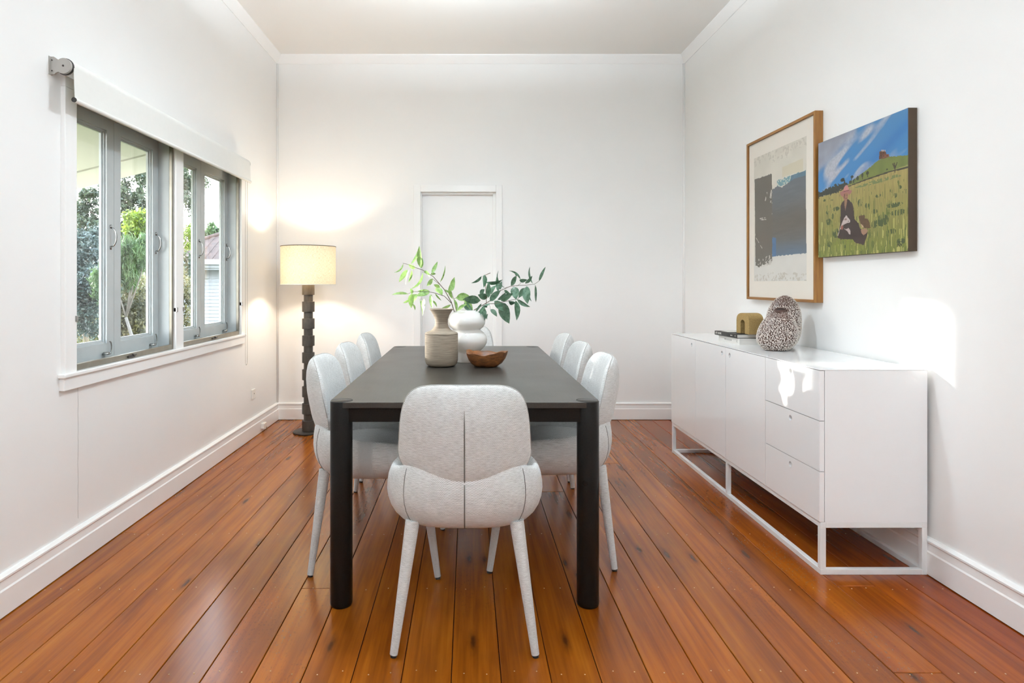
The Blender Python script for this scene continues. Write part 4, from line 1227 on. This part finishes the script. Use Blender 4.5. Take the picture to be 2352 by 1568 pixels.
def make_print():
    h, w_ = 240, 180
    rg = np.random.default_rng(21)
    V, U = np.meshgrid(np.linspace(0, 1, h), np.linspace(0, 1, w_), indexing='ij')   # V down, U far->near
    def q(xc, yc):
        xi, yi = 1710 + xc / 4.48, 310 + yc / 4.48
        Y = FPX * 1.848 / (xi - VPX)
        z = CAM_Z - (yi - VPY) * Y / FPX
        return ((PY1 - Y) / (PY1 - PY0), (PZ1 - z) / (PZ1 - PZ0))
    def pl(*p): return [q(*a) for a in p]
    nz = noise2(h, w_, 60, 45, rg); n2 = noise2(h, w_, 14, 10, rg); n3 = noise2(h, w_, 120, 90, rg)
    img = np.empty((h, w_, 3)); img[:] = lin((214, 207, 193))
    img *= (0.92 + 0.12 * n2)[..., None]
    m = V > q(300, 1240)[1]; img[m] = lin((216, 212, 204)); img[m] *= (0.95 + 0.08 * n2[m])[:, None]
    # scuffed grey top and bottom borders
    sc_ = ((V < 0.05 + 0.06 * n2) | (V > 0.96 - 0.03 * n2)) & (nz * 0.6 + n3 * 0.4 > 0.6)
    img[sc_] = lin((196, 188, 175))
    m = inside(pl((390, 330), (605, 235), (605, 365), (390, 430)), U, V); img[m] = lin((206, 196, 172))
    wob = (nz - 0.5) * 0.012
    m = inside(pl((335, 465), (632, 360), (632, 430), (450, 500), (335, 540)), U, V + wob)
    img[m] = np.where((n3[m] + nz[m] * 0.6 > 0.75)[:, None], lin((112, 150, 158)), lin((196, 200, 186)))
    m = inside(pl((480, 415), (632, 360), (632, 430), (470, 480)), U, V); img[m] = lin((92, 122, 138)) * (0.85 + 0.3 * nz[m])[:, None]
    m = inside(pl((284, 560), (345, 525), (385, 540), (450, 490), (520, 445), (632, 412), (640, 1216), (284, 1252)), U, V + wob * 0.7)
    big = noise2(h, w_, 5, 4, rg)
    vb = np.clip((V - 0.5) / 0.35, 0, 1)
    cc = lin((92, 96, 102))[None, None] * (1 - vb[..., None] * 0) + 0
    dark = lin((98, 92, 83)); blue = lin((88, 112, 136)); slate = lin((102, 107, 112))
    f = np.exp(-((V - 0.58) / 0.16) ** 2)[..., None]
    mixc = slate * (1 - f) + dark * f
    g = (np.clip((V - 0.70) / 0.12, 0, 1) * (0.4 + 0.6 * big))[..., None]
    mixc = mixc * (1 - g) + blue * g
    mixc = mixc * (0.92 + 0.16 * noise2(h, w_, 90, 8, rg))[..., None]
    img[m] = mixc[m]
    m2 = inside(pl((284, 1050), (325, 1060), (325, 1250), (284, 1252)), U, V); img[m2] = lin((74, 108, 146)) * (0.9 + 0.2 * nz[m2])[:, None]
    m = inside(pl((104, 455), (200, 425), (280, 398), (284, 560), (286, 1290), (260, 1330), (200, 1330), (150, 1362), (112, 1340)), U + wob * 0.5, V + wob)
    img[m] = lin((100, 93, 82)) * (0.94 + 0.12 * n2[m])[:, None]
    lowz = inside(pl((112, 1290), (286, 1230), (286, 1330), (112, 1375)), U, V) & (nz * 0.35 + n2 * 0.25 + n3 * 0.4 > 0.56)
    img[lowz] = lin((196, 190, 180))
    for (a, b) in (((215, 670), (232, 590)), ((262, 640), (278, 570)), ((270, 690), (276, 600)), ((160, 860), (215, 850)), ((170, 872), (222, 868)), ((120, 1060), (180, 1165)), ((205, 960), (190, 985))):
        (u0, v0), (u1, v1) = q(*a), q(*b)
        tt = np.clip(((U - u0) * (u1 - u0) + (V - v0) * (v1 - v0)) / ((u1 - u0) ** 2 + (v1 - v0) ** 2), 0, 1)
        dd = np.hypot((U - u0 - tt * (u1 - u0)) * 0.77, V - v0 - tt * (v1 - v0))
        mm = dd < (0.006 if a[0] in (215, 262, 270) else 0.0028)
        img[mm & (nz > 0.3)] = lin((206, 200, 190))
    return img
art_grid('print', fp, FXF + 0.0115, PY1, PY0, PZ0, PZ1, make_print(), M['print'])
MB().box(FXF + 0.006, FXF + 0.0075, FY0 + bwid, FY1 - bwid, FZ0 + bwid, FZ1 - bwid).build('glazing', M['glazing'], fp, world=True)

# unframed landscape painting
AY0, AY1, AZ0, AZ1 = 2.55, 3.205, 1.316, 1.916
AXF = 1.842
cp_ = thing('canvas_painting', 'unframed canvas of a seated figure in a pink hat on a grassy hillside', 'painting', (XR, (AY0 + AY1) / 2, (AZ0 + AZ1) / 2))
MB().box(AXF, XR, AY0, AY1, AZ0, AZ1).build('canvas_wrap', M['canvas_edge'], cp_, world=True, bevel=0.0015, seg=1)
def make_painting():
    h, w_ = 240, 250
    rg = np.random.default_rng(33)
    V, U = np.meshgrid(np.linspace(0, 1, h), np.linspace(0, 1, w_), indexing='ij')
    def q(xc, yc):
        xi, yi = 1880 + xc / 4.355, 240 + yc / 4.355
        Y = FPX * AXF / (xi - VPX)
        z = CAM_Z - (yi - VPY) * Y / FPX
        return ((AY1 - Y) / (AY1 - AY0), (AZ1 - z) / (AZ1 - AZ0))
    def pl(*p): return [q(*a) for a in p]
    def el(cx, cy, rx, ry):
        u, v = q(cx, cy); u2, v2 = q(cx + rx, cy); u3, v3 = q(cx, cy + ry)
        return ((U - u) / (u2 - u)) ** 2 + ((V - v) / (v3 - v)) ** 2 < 1
    nz = noise2(h, w_, 80, 80, rg); n2 = noise2(h, w_, 20, 20, rg); n3 = noise2(h, w_, 8, 8, rg)
    img = np.empty((h, w_, 3))
    # sky with slanting clouds
    t = np.clip(V / 0.7, 0, 1)[..., None]
    img[:] = lin((74, 138, 190)) * (1 - t) + lin((60, 140, 205)) * t
    D = (V + 0.55 * U)     # stripes running up to the right
    C = (U - 0.4 * V)
    cl = noise2(h, w_, 3, 3, rg)
    gi = np.clip(((D * 9) % 9.99).astype(int), 0, 9)
    base = rg.random((60, 60))
    def streak(sd, sa, sb):
        r2 = np.random.default_rng(sd); g = r2.random((40, 40))
        a = np.clip(D * sa, 0, 38.9); b = np.clip((C + 0.6) * sb, 0, 38.9)
        a0, b0 = a.astype(int), b.astype(int); fa, fb_ = a - a0, b - b0
        fa = fa * fa * (3 - 2 * fa); fb_ = fb_ * fb_ * (3 - 2 * fb_)
        return g[a0, b0] * (1 - fa) * (1 - fb_) + g[a0 + 1, b0] * fa * (1 - fb_) + g[a0, b0 + 1] * (1 - fa) * fb_ + g[a0 + 1, b0 + 1] * fa * fb_
    c1 = streak(5, 9, 3.0) * 0.6 + streak(6, 18, 6) * 0.4
    cov = np.clip((c1 - 0.50) / 0.14, 0, 1)[..., None]
    img = img * (1 - cov) + (lin((196, 198, 208)) * (0.85 + 0.25 * nz[..., None])) * cov
    topc = np.clip((0.30 - D + 0.12 * (c1 - 0.5)) / 0.12, 0, 1)[..., None]
    img = img * (1 - topc) + lin((158, 160, 172)) * (0.85 + 0.3 * n2[..., None]) * topc
    band = np.exp(-((D - 0.66) / 0.05) ** 2)[..., None] * np.clip(U * 1.6 - 0.2, 0, 1)[..., None]
    img = img * (1 - 0.8 * band) + lin((52, 122, 186)) * 0.8 * band
    # field, hill, hedge
    fld = inside(pl((-200, 980), (42, 918), (300, 808), (895, 622), (1100, 560), (1100, 2000), (-200, 2000)), U, V)
    hill = inside(pl((280, 810), (330, 765), (430, 690), (500, 640), (560, 590), (605, 552), (660, 530), (720, 518), (900, 502), (1100, 490), (1100, 700), (300, 815)), U, V + (nz - 0.5) * 0.006)
    img[hill] = (lin((112, 122, 56)) * (0.85 + 0.3 * n2[hill])[:, None])
    low = inside(pl((420, 765), (640, 690), (895, 600), (1100, 560), (1100, 640), (300, 815)), U, V) & hill
    img[low] = lin((150, 148, 84)) * (0.9 + 0.2 * nz[low])[:, None]
    vg = np.clip((V - 0.45) / 0.55, 0, 1)[..., None]
    strokes = noise2(h, w_, 18, 150, rg)
    fcol = (lin((170, 152, 90)) * (1 - vg) + lin((116, 124, 42)) * vg) * (0.82 + 0.36 * strokes)[..., None]
    img[fld] = fcol[fld]
    dk = fld & (noise2(h, w_, 14, 110, rg) * (0.5 + 0.5 * V) > 0.70); img[dk] = lin((96, 106, 40))
    lt = fld & (noise2(h, w_, 14, 120, rg) * (0.35 + 0.65 * V) > 0.68); img[lt] = lin((186, 178, 104))
    gband = inside(pl((360, 830), (560, 755), (820, 690), (830, 715), (580, 790), (380, 835)), U, V) & (nz > 0.35); img[gband] = lin((118, 128, 76))
    hedge = inside(pl((290, 818), (480, 742), (700, 668), (895, 616), (1100, 560), (1100, 578), (895, 632), (700, 682), (480, 756), (300, 822)), U, V); img[hedge] = lin((50, 42, 28))
    mass = inside(pl((-200, 930), (42, 868), (100, 835), (160, 800), (220, 800), (262, 770), (300, 800), (250, 845), (180, 885), (42, 918), (-200, 1000)), U + (nz - 0.5) * 0.02, V + (nz - 0.5) * 0.03); img[mass] = lin((42, 46, 34)) * (0.8 + 0.4 * nz[mass])[:, None]
    for (cx, cy, rx, ry) in ((335, 722, 16, 14), (242, 752, 22, 18), (262, 780, 8, 24), (320, 775, 14, 18), (360, 755, 12, 16), (392, 738, 12, 24), (440, 705, 10, 26), (492, 684, 14, 20), (688, 652, 9, 14), (350, 770, 8, 14)):
        e = el(cx, cy, rx, ry) & (nz > 0.18); img[e] = lin((46, 50, 32))
    for (a, b) in (((768, 672), (768, 610)), ((768, 640), (748, 590)), ((768, 640), (790, 580)), ((768, 630), (762, 585)), ((335, 735), (330, 750)), ((440, 730), (440, 745)), ((492, 700), (494, 720))):
        (u0, v0), (u1, v1) = q(*a), q(*b)
        tt = np.clip(((U - u0) * (u1 - u0) + (V - v0) * (v1 - v0)) / ((u1 - u0) ** 2 + (v1 - v0) ** 2 + 1e-9), 0, 1)
        img[np.hypot(U - u0 - tt * (u1 - u0), V - v0 - tt * (v1 - v0)) < 0.0045] = lin((56, 46, 30))
    # brick house on the hill
    m = inside(pl((608, 545), (612, 470), (640, 456), (668, 458), (682, 480), (684, 530), (640, 540)), U, V); img[m] = lin((98, 60, 44))
    m = inside(pl((645, 500), (708, 492), (708, 522), (645, 535)), U, V); img[m] = lin((128, 76, 54))
    for c in ((628, 508), (628, 486), (655, 480), (655, 512), (690, 508)): img[el(c[0], c[1], 5, 7)] = lin((48, 32, 28))
    for xx in (630, 645, 662): img[inside(pl((xx, 452), (xx + 10, 450), (xx + 10, 466), (xx, 466)), U, V)] = lin((206, 186, 170))
    # tufts
    r3 = np.random.default_rng(9)
    for (cx, cy, rx, ry) in ((600, 912, 28, 18), (540, 885, 10, 20), (415, 985, 24, 40), (488, 1010, 22, 26), (565, 1070, 30, 22), (175, 1045, 34, 22), (90, 1080, 16, 20), (140, 1120, 10, 30), (100, 1175, 26, 32), (730, 860, 14, 14), (770, 910, 22, 24), (822, 825, 16, 18), (760, 1005, 90, 24), (800, 1080, 80, 30), (640, 1160, 66, 60), (560, 1200, 30, 40), (740, 1270, 42, 24), (60, 960, 14, 12), (135, 955, 12, 8), (830, 1370, 46, 30), (290, 1420, 44, 20), (870, 870, 24, 24), (180, 1290, 40, 46), (110, 1400, 20, 30)):
        e = el(cx, cy, rx, ry) & (noise2(h, w_, 22, 130, r3) > 0.45); img[e] = lin((66, 82, 38))
    # figure
    coat = inside(pl((262, 952), (232, 985), (219, 1020), (218, 1190), (200, 1275), (190, 1330), (206, 1354), (250, 1350), (340, 1352), (372, 1388), (420, 1398), (455, 1410), (478, 1340), (495, 1285), (440, 1262), (415, 1240), (402, 1190), (358, 1145), (352, 1040), (340, 990), (300, 948)), U, V); img[coat] = lin((54, 36, 30)) * (0.85 + 0.3 * n2[coat])[:, None]
    m = inside(pl((258, 955), (288, 955), (282, 1000), (268, 1060), (258, 1000)), U, V); img[m] = lin((150, 112, 84))
    m = el(272, 918, 25, 44); img[m] = lin((158, 108, 86))
    m = inside(pl((258, 890), (266, 895), (262, 945), (252, 935)), U, V); img[m] = lin((112, 70, 56))
    for c, rx, ry in (((264, 908), 5, 3), ((285, 905), 5, 3), ((276, 938), 8, 3)): img[el(c[0], c[1], rx, ry)] = lin((70, 38, 34))
    m = inside(pl((212, 882), (240, 862), (305, 856), (336, 858), (326, 888), (304, 905), (290, 880), (256, 888), (244, 925), (226, 912)), U, V); img[m] = lin((166, 106, 104))
    m = inside(pl((246, 868), (256, 830), (272, 806), (288, 804), (300, 832), (306, 860), (276, 872)), U, V); img[m] = lin((204, 138, 132))
    m = inside(pl((248, 862), (306, 854), (307, 864), (248, 873)), U, V); img[m] = lin((132, 76, 76))
    # two dogs, arm and book
    m = inside(pl((245, 1160), (262, 1130), (280, 1106), (292, 1128), (318, 1160), (314, 1180), (280, 1190), (250, 1205), (212, 1260), (196, 1320), (192, 1310), (222, 1220)), U, V); img[m] = lin((206, 188, 182))
    m = inside(pl((250, 1240), (276, 1250), (300, 1236), (318, 1262), (322, 1300), (306, 1300), (290, 1270)), U, V); img[m] = lin((204, 184, 178))
    img[el(236, 1232, 12, 22)] = lin((160, 92, 78)); img[el(272, 1150, 14, 10)] = lin((150, 120, 110)); img[el(300, 1170, 5, 4)] = lin((50, 36, 34))
    m = inside(pl((400, 1120), (420, 1112), (445, 1106), (468, 1112), (462, 1140), (495, 1145), (512, 1180), (522, 1238), (470, 1240), (440, 1232), (420, 1190)), U, V); img[m] = lin((86, 58, 30)) * (0.7 + 0.6 * nz[m])[:, None]
    m = inside(pl((425, 1195), (445, 1210), (456, 1232), (440, 1230)), U, V); img[m] = lin((206, 172, 140))
    m = inside(pl((424, 1255), (470, 1240), (500, 1262), (478, 1292), (452, 1310), (432, 1290)), U, V); img[m] = lin((168, 128, 104))
    gr = (inside(pl((150, 1400), (190, 1340), (260, 1352), (340, 1350), (372, 1392), (455, 1412), (500, 1420), (500, 1460), (150, 1460)), U, V) & (strokes > 0.45)); img[gr] = lin((132, 140, 50))
    # signature scribble
    for (a, b) in (((795, 1420), (800, 1395)), ((800, 1395), (815, 1420)), ((815, 1420), (822, 1400)), ((822, 1400), (840, 1398)), ((832, 1398), (832, 1420)), ((800, 1380), (845, 1372))):
        (u0, v0), (u1, v1) = q(*a), q(*b)
        tt = np.clip(((U - u0) * (u1 - u0) + (V - v0) * (v1 - v0)) / ((u1 - u0) ** 2 + (v1 - v0) ** 2 + 1e-9), 0, 1)
        img[np.hypot(U - u0 - tt * (u1 - u0), V - v0 - tt * (v1 - v0)) < 0.0035] = lin((48, 52, 26))
    return np.clip(img * 0.66 * (0.92 * np.ones(3) + 0.08), 0, 1)
art_grid('painted_surface', cp_, AXF - 0.0006, AY1 - 0.001, AY0 + 0.001, AZ0 + 0.001, AZ1 - 0.001, make_painting(), M['painting'])

# ------------------------------------------------------------------ outdoors
GZ = -0.6
o = MB().box(-60, XL - T - 0.02, -20, 70, GZ - 0.3, GZ).build('ground', M['soil'])
structure(o, 'rough grassy garden ground outside the windows')

# window hood over the windows
hd = thing('window_hood', 'cream painted sloping hood above the windows outside', 'hood', (XL - T, 3.4, 1.9))
def hz(X): return 1.88 + 0.25 * (X + 2.94)
xa, xb = -2.94, XL - T
def slab(y0, y1, dz, th):
    return MB().add([(xa, y0, hz(xa) + dz), (xb, y0, hz(xb) + dz), (xb, y1, hz(xb) + dz), (xa, y1, hz(xa) + dz), (xa, y0, hz(xa) + dz + th), (xb, y0, hz(xb) + dz + th), (xb, y1, hz(xb) + dz + th), (xa, y1, hz(xa) + dz + th)],
                    [(0, 3, 2, 1), (4, 5, 6, 7), (0, 1, 5, 4), (1, 2, 6, 5), (2, 3, 7, 6), (3, 0, 4, 7)])
slab(2.2, 4.19, 0.008, 0.02).build('soffit_lining', M['cream'], hd, world=True)
slab(4.20, 4.56, 0.0, 0.03).build('barge_board', M['cream'], hd, world=True)
slab(2.2, 4.58, 0.035, 0.02).build('hood_roof', M['gutter'], hd, world=True)
MB().box(xa - 0.06, xa, 2.2, 4.60, hz(xa) - 0.06, hz(xa) + 0.05).build('fascia', M['cream'], hd, world=True)
MB().box(xa - 0.05, xa - 0.005, 3.60, 3.66, hz(xa) - 0.10, hz(xa) - 0.06).build('fascia_bracket', M['cream'], hd, world=True)
cb = thing('corner_post', 'cream painted post outside the window nearer the floor lamp', 'post', (-1.93, 5.1, GZ))
MB().box(-0.09, 0.09, -0.06, 0.06, 0, 2.75).build('shaft', M['cream'], cb, bevel=0.004)
MB().box(-0.115, 0.115, -0.085, 0.085, 0, 0.12).build('plinth', M['cream'], cb, bevel=0.004)

# neighbouring house
nh = thing('neighbour_house', 'white weatherboard house with a brown tiled hip roof beyond the garden', 'house', (-9, 25, GZ))
HX0, HX1, HY0 = -12.45, -3.0, 24.6
z = GZ; i = 0
while z < 1.62:
    MB().add([(HX0, HY0, z), (HX1, HY0, z), (HX1, HY0 - 0.035, z), (HX0, HY0 - 0.035, z), (HX0, HY0, z + 0.15), (HX1, HY0, z + 0.15), (HX1, HY0 - 0.01, z + 0.15), (HX0, HY0 - 0.01, z + 0.15)],
             [(0, 3, 2, 1), (4, 5, 6, 7), (0, 1, 5, 4), (1, 2, 6, 5), (2, 3, 7, 6), (3, 0, 4, 7)]).build('weatherboard', M['weatherboard'], nh, world=True)
    z += 0.142; i += 1
MB().box(HX0, HX1, HY0, 33.0, GZ, 1.95).build('house_core', M['weatherboard'], nh, world=True)
MB().box(HX0 - 0.02, HX0 + 0.12, HY0 - 0.05, HY0 + 0.1, GZ, 1.8).build('corner_board', M['weatherboard'], nh, world=True)
MB().box(-11.02, -10.86, HY0 - 0.06, HY0, GZ, 1.65).build('cover_board', M['weatherboard'], nh, world=True)
MB().box(HX0 - 0.3, HX1, 23.95, HY0 + 0.02, 1.72, 1.80).build('soffit', M['weatherboard'], nh, world=True)
MB().box(HX0 - 0.35, HX1, 23.86, 23.97, 1.80, 1.98).build('fascia', M['weatherboard'], nh, world=True)
MB().box(HX0 - 0.42, HX1, 23.72, 23.87, 1.93, 2.12).build('gutter', M['gutter'], nh, world=True)
ex0, ey0, ez = HX0 - 0.42, 23.75, 2.10
rx, ry, rz_ = HX0 + 3.4, 28.2, 4.15
rf = MB()
nr = 14
for k in range(nr):
    f0, f1 = k / nr, (k + 1) / nr
    def L(f): return (ex0 + (rx - ex0) * f, ey0 + (ry - ey0) * f, ez + (rz_ - ez) * f)
    a, b = L(f0), L(f1)
    up = 0.035
    rf.add([a, (HX1, a[1], a[2]), (HX1, b[1], b[2] + up), (b[0], b[1], b[2] + up), (a[0], a[1], a[2] - 0.01), (HX1, a[1], a[2] - 0.01)], [(0, 1, 2, 3), (0, 4, 5, 1)])
    # left hip slope
    rf.add([a, (a[0], 33.5, a[2]), (b[0], 33.5, b[2] + up), (b[0], b[1], b[2] + up)], [(0, 3, 2, 1)])
    # vertical lap lines: small raised rolls
    xx = a[0]
    while xx < HX1 - 0.3:
        rf.add([(xx, a[1] - 0.012, a[2] + 0.01), (xx + 0.17, a[1] - 0.012, a[2] + 0.016), (xx + 0.17, b[1], b[2] + up + 0.012), (xx, b[1], b[2] + up + 0.005)], [(0, 1, 2, 3)])
        xx += 0.3
rf.build('roof_tiles', M['roof_tile'], nh, world=True, kind='stuff', fix=False)
MB().tube([(ex0, ey0, ez + 0.03), (rx, ry, rz_ + 0.06)], 0.09, 8).tube([(rx, ry, rz_ + 0.06), (HX1, ry, rz_ + 0.06)], 0.09, 8).build('ridge_capping', M['roof_tile'], nh, world=True)

# trees and shrubs
def leaf_cloud(blobs, n, size, seed, droop=0.0, aspect=0.5, clus=0.26):
    rg = np.random.default_rng(seed)
    # each crown is made of many small leaf clusters
    sub_ = []
    for b in blobs:
        m = 34
        d = rg.normal(size=(m, 3)); d /= np.linalg.norm(d, axis=1)[:, None]
        c = np.array(b[:3]) + d * (rg.random(m) ** 0.45)[:, None] * np.array(b[3:6])
        sub_.append(np.hstack([c, np.tile(np.array(b[3:6]) * clus, (m, 1)) * rg.uniform(0.6, 1.3, m)[:, None]]))
    sub_ = np.vstack(sub_)
    vol = sub_[:, 3:6].prod(1) ** 0.8
    B = sub_[rg.choice(len(sub_), n, p=vol / vol.sum())]
    c = B[:, :3] + rg.normal(size=(n, 3)) * 0.62 * B[:, 3:6]
    a = rg.normal(size=(n, 3)); a[:, 2] -= droop; a /= np.linalg.norm(a, axis=1)[:, None]
    b = np.cross(a, rg.normal(size=(n, 3))); b /= np.linalg.norm(b, axis=1)[:, None]
    s_ = size * rg.uniform(0.6, 1.3, n)[:, None]
    v = np.stack([c - a * s_, c + b * s_ * aspect, c + a * s_, c - b * s_ * aspect], 1).reshape(-1, 3)
    return v
def quad_mesh(name, v, mat, parent):
    off = np.array(parent.location)
    n = len(v) // 4
    me = bpy.data.meshes.new(name)
    me.vertices.add(len(v)); me.vertices.foreach_set('co', (v - off).astype(np.float32).ravel())
    me.loops.add(len(v)); me.loops.foreach_set('vertex_index', np.arange(len(v), dtype=np.int32))
    me.polygons.add(n); me.polygons.foreach_set('loop_start', np.arange(n, dtype=np.int32) * 4)
    me.update(calc_edges=True)
    me.materials.append(mat)
    o = bpy.data.objects.new(name, me); COL.objects.link(o); o.parent = parent
    o['kind'] = 'stuff'
    return o
def blob(x, y, Y, rx, ry=None, rY=None):
    """ellipsoid centred on a photo point at distance Y; radii in photo pixels"""
    p = px(x, y, Y)
    k = Y / FPX
    ry = rx if ry is None else ry
    return (p.x, p.y, p.z, rx * k, (rY if rY else rx * k), ry * k)
def tree(name, label, cat, blobs, n, size, mat, bark, seed, trunk_r=0.07, group=None, base=None, **kw):
    cx = sum(b[0] for b in blobs) / len(blobs); cy = sum(b[1] for b in blobs) / len(blobs)
    if base is None: base = (cx, cy)
    t = thing(name, label, cat, (base[0], base[1], GZ), 0, group)
    top = max(b[2] for b in blobs)
    low = min(b[2] for b in blobs)
    fork = Vector((cx, cy, GZ + (low - GZ) * 0.7))
    mb = MB().tube([(base[0], base[1], GZ - 0.1), Vector((base[0], base[1], GZ)).lerp(fork, 0.5) + Vector((0.06, 0, 0)), fork], trunk_r, 8, r1=trunk_r * 0.7)
    mb.build('trunk', bark, t, smooth=True, world=True)
    mb = MB()
    for b in blobs:
        e = Vector(b[:3])
        mb.tube([fork, fork.lerp(e, 0.5) + Vector((0.05, 0.05, 0.12)), e], trunk_r * 0.45, 6, r1=trunk_r * 0.15)
    mb.build('limbs', bark, t, smooth=True, world=True)
    quad_mesh('foliage', leaf_cloud(blobs, n, size, seed, **kw), mat, t)
    return t
TG = 'trees and shrubs in the garden'
tree('gum_tree', 'tall dark leaved tree spreading high beyond the windows', 'tree', [blob(205, 480, 15, 60, 55), blob(290, 450, 15, 55, 70), blob(370, 440, 15.5, 60, 70), blob(425, 430, 16, 45, 75), blob(250, 540, 15, 80, 45), blob(180, 560, 14.5, 50, 60), blob(330, 380, 16, 60, 40)], 34000, 0.042, M['leaf_dark'], M['bark'], 1, 0.16, TG, clus=0.17)
tree('bright_tree', 'small sunlit lime green tree between the darker trees', 'tree', [blob(322, 515, 10.5, 34, 36), blob(345, 545, 10.5, 30, 30), blob(436, 545, 12, 22, 26)], 6000, 0.030, M['leaf_lime'], M['bark'], 2, 0.05, TG)
tree('feathery_tree', 'feathery drooping green tree with a slender pale trunk', 'tree', [blob(305, 590, 9.5, 42, 50), blob(335, 570, 9.5, 32, 40), blob(232, 650, 9.5, 26, 50), blob(285, 630, 9.6, 30, 40)], 14000, 0.055, M['leaf_feather'], M['pale_bark'], 3, 0.032, TG, base=tuple(px(330, 740, 9.5)[:2]), droop=1.6, aspect=0.13)
tree('blue_shrub', 'large blue green shrub filling the left of the garden view', 'shrub', [blob(190, 600, 10.5, 45, 60), blob(200, 690, 10, 50, 70), blob(225, 570, 11, 36, 50), blob(160, 640, 10.5, 40, 70)], 30000, 0.030, M['leaf_blue'], M['bark'], 4, 0.06, TG)
tree('undergrowth', 'dark brown green thicket low behind the pale trunk', 'shrub', [blob(290, 700, 12, 55, 60), blob(345, 690, 12.2, 55, 60), blob(300, 760, 12.2, 60, 50), blob(255, 740, 12.6, 60, 60), blob(400, 690, 13, 50, 70), blob(215, 775, 13, 60, 50)], 38000, 0.032, M['leaf_brown'], M['bark'], 5, 0.06, TG)
tree('background_tree', 'broad dark tree closing the garden view behind the thicket', 'tree', [blob(200, 600, 19, 90, 90), blob(300, 600, 19, 90, 80), blob(260, 690, 18, 120, 80), blob(380, 640, 20, 60, 80), blob(140, 560, 19, 70, 80)], 40000, 0.065, M['leaf_dark'], M['bark'], 6, 0.2, TG, clus=0.22)
tree('rooftop_tree', 'pale green tree rising behind the neighbouring roof', 'tree', [blob(492, 532, 36, 22, 22), blob(515, 540, 36, 20, 18)], 6000, 0.09, M['leaf_feather'], M['bark'], 7, 0.15, TG)
tree('hedge_tree', 'broad leafy tree at the garden edge beside the blue green shrub', 'tree', [blob(60, 560, 26, 90, 90), blob(-60, 590, 25.5, 100, 90), blob(20, 660, 25, 110, 70), blob(-160, 600, 25, 100, 90)], 26000, 0.10, M['leaf_dark'], M['bark'], 9, 0.14, TG, clus=0.24)
# long grass clump
gt = thing('grass_clump', 'clump of long pale grass just outside the window sill', 'grass', tuple(px(205, 860, 7.0)[:2]) + (GZ,), 0, None)
gv = []
rg = np.random.default_rng(8)
for i in range(420):
    bx, by = gt.location.x + rg.normal(0, 0.16), gt.location.y + rg.normal(0, 0.14)
    hgt = rg.uniform(0.75, 1.2); lx, ly = rg.normal(0, 0.16), rg.normal(0, 0.12)
    prev = None
    for sgm in range(3):
        f0, f1 = sgm / 3, (sgm + 1) / 3
        w0, w1 = 0.007 * (1 - f0), 0.007 * (1 - f1)
        gv += [(bx + lx * f0 ** 2 - w0, by + ly * f0 ** 2, GZ + hgt * f0), (bx + lx * f0 ** 2 + w0, by + ly * f0 ** 2, GZ + hgt * f0), (bx + lx * f1 ** 2 + w1, by + ly * f1 ** 2, GZ + hgt * f1), (bx + lx * f1 ** 2 - w1, by + ly * f1 ** 2, GZ + hgt * f1)]
quad_mesh('blades', np.array(gv), M['grass_blade'], gt)
# two unseen conifers added left of the house to narrow the sunbeam
for (cy, lab) in ((4.70, 'added sun-blocking conifer left of the house, nearer the entry door'), (6.61, 'added sun-blocking conifer left of the house, nearer the neighbouring house')):
    t = thing('sun_blocking_conifer', lab, 'tree', (-7.0, cy, GZ), 0, 'added sun-blocking conifers')
    MB().lathe([(0.12, 0), (0.10, 0.5)], 10).build('trunk', M['bark'], t, smooth=True)
    rg = np.random.default_rng(int(cy * 10))
    prof = [(0.05, 0.3), (0.62, 0.55), (0.80, 1.4), (0.82, 2.6), (0.80, 3.8), (0.6, 4.8), (0.3, 5.5), (0.02, 5.9)]
    vs = []; nn = 28
    for r, z in prof:
        for k in range(nn):
            a = 2 * PI * k / nn; r2 = r * (1 + rg.normal(0, 0.012))
            vs.append((r2 * math.cos(a), r2 * math.sin(a), z))
    fs = [(i * nn + k, i * nn + (k + 1) % nn, (i + 1) * nn + (k + 1) % nn, (i + 1) * nn + k) for i in range(len(prof) - 1) for k in range(nn)]
    MB().add(vs, fs).build('foliage', M['leaf_blocker'], t, smooth=True)
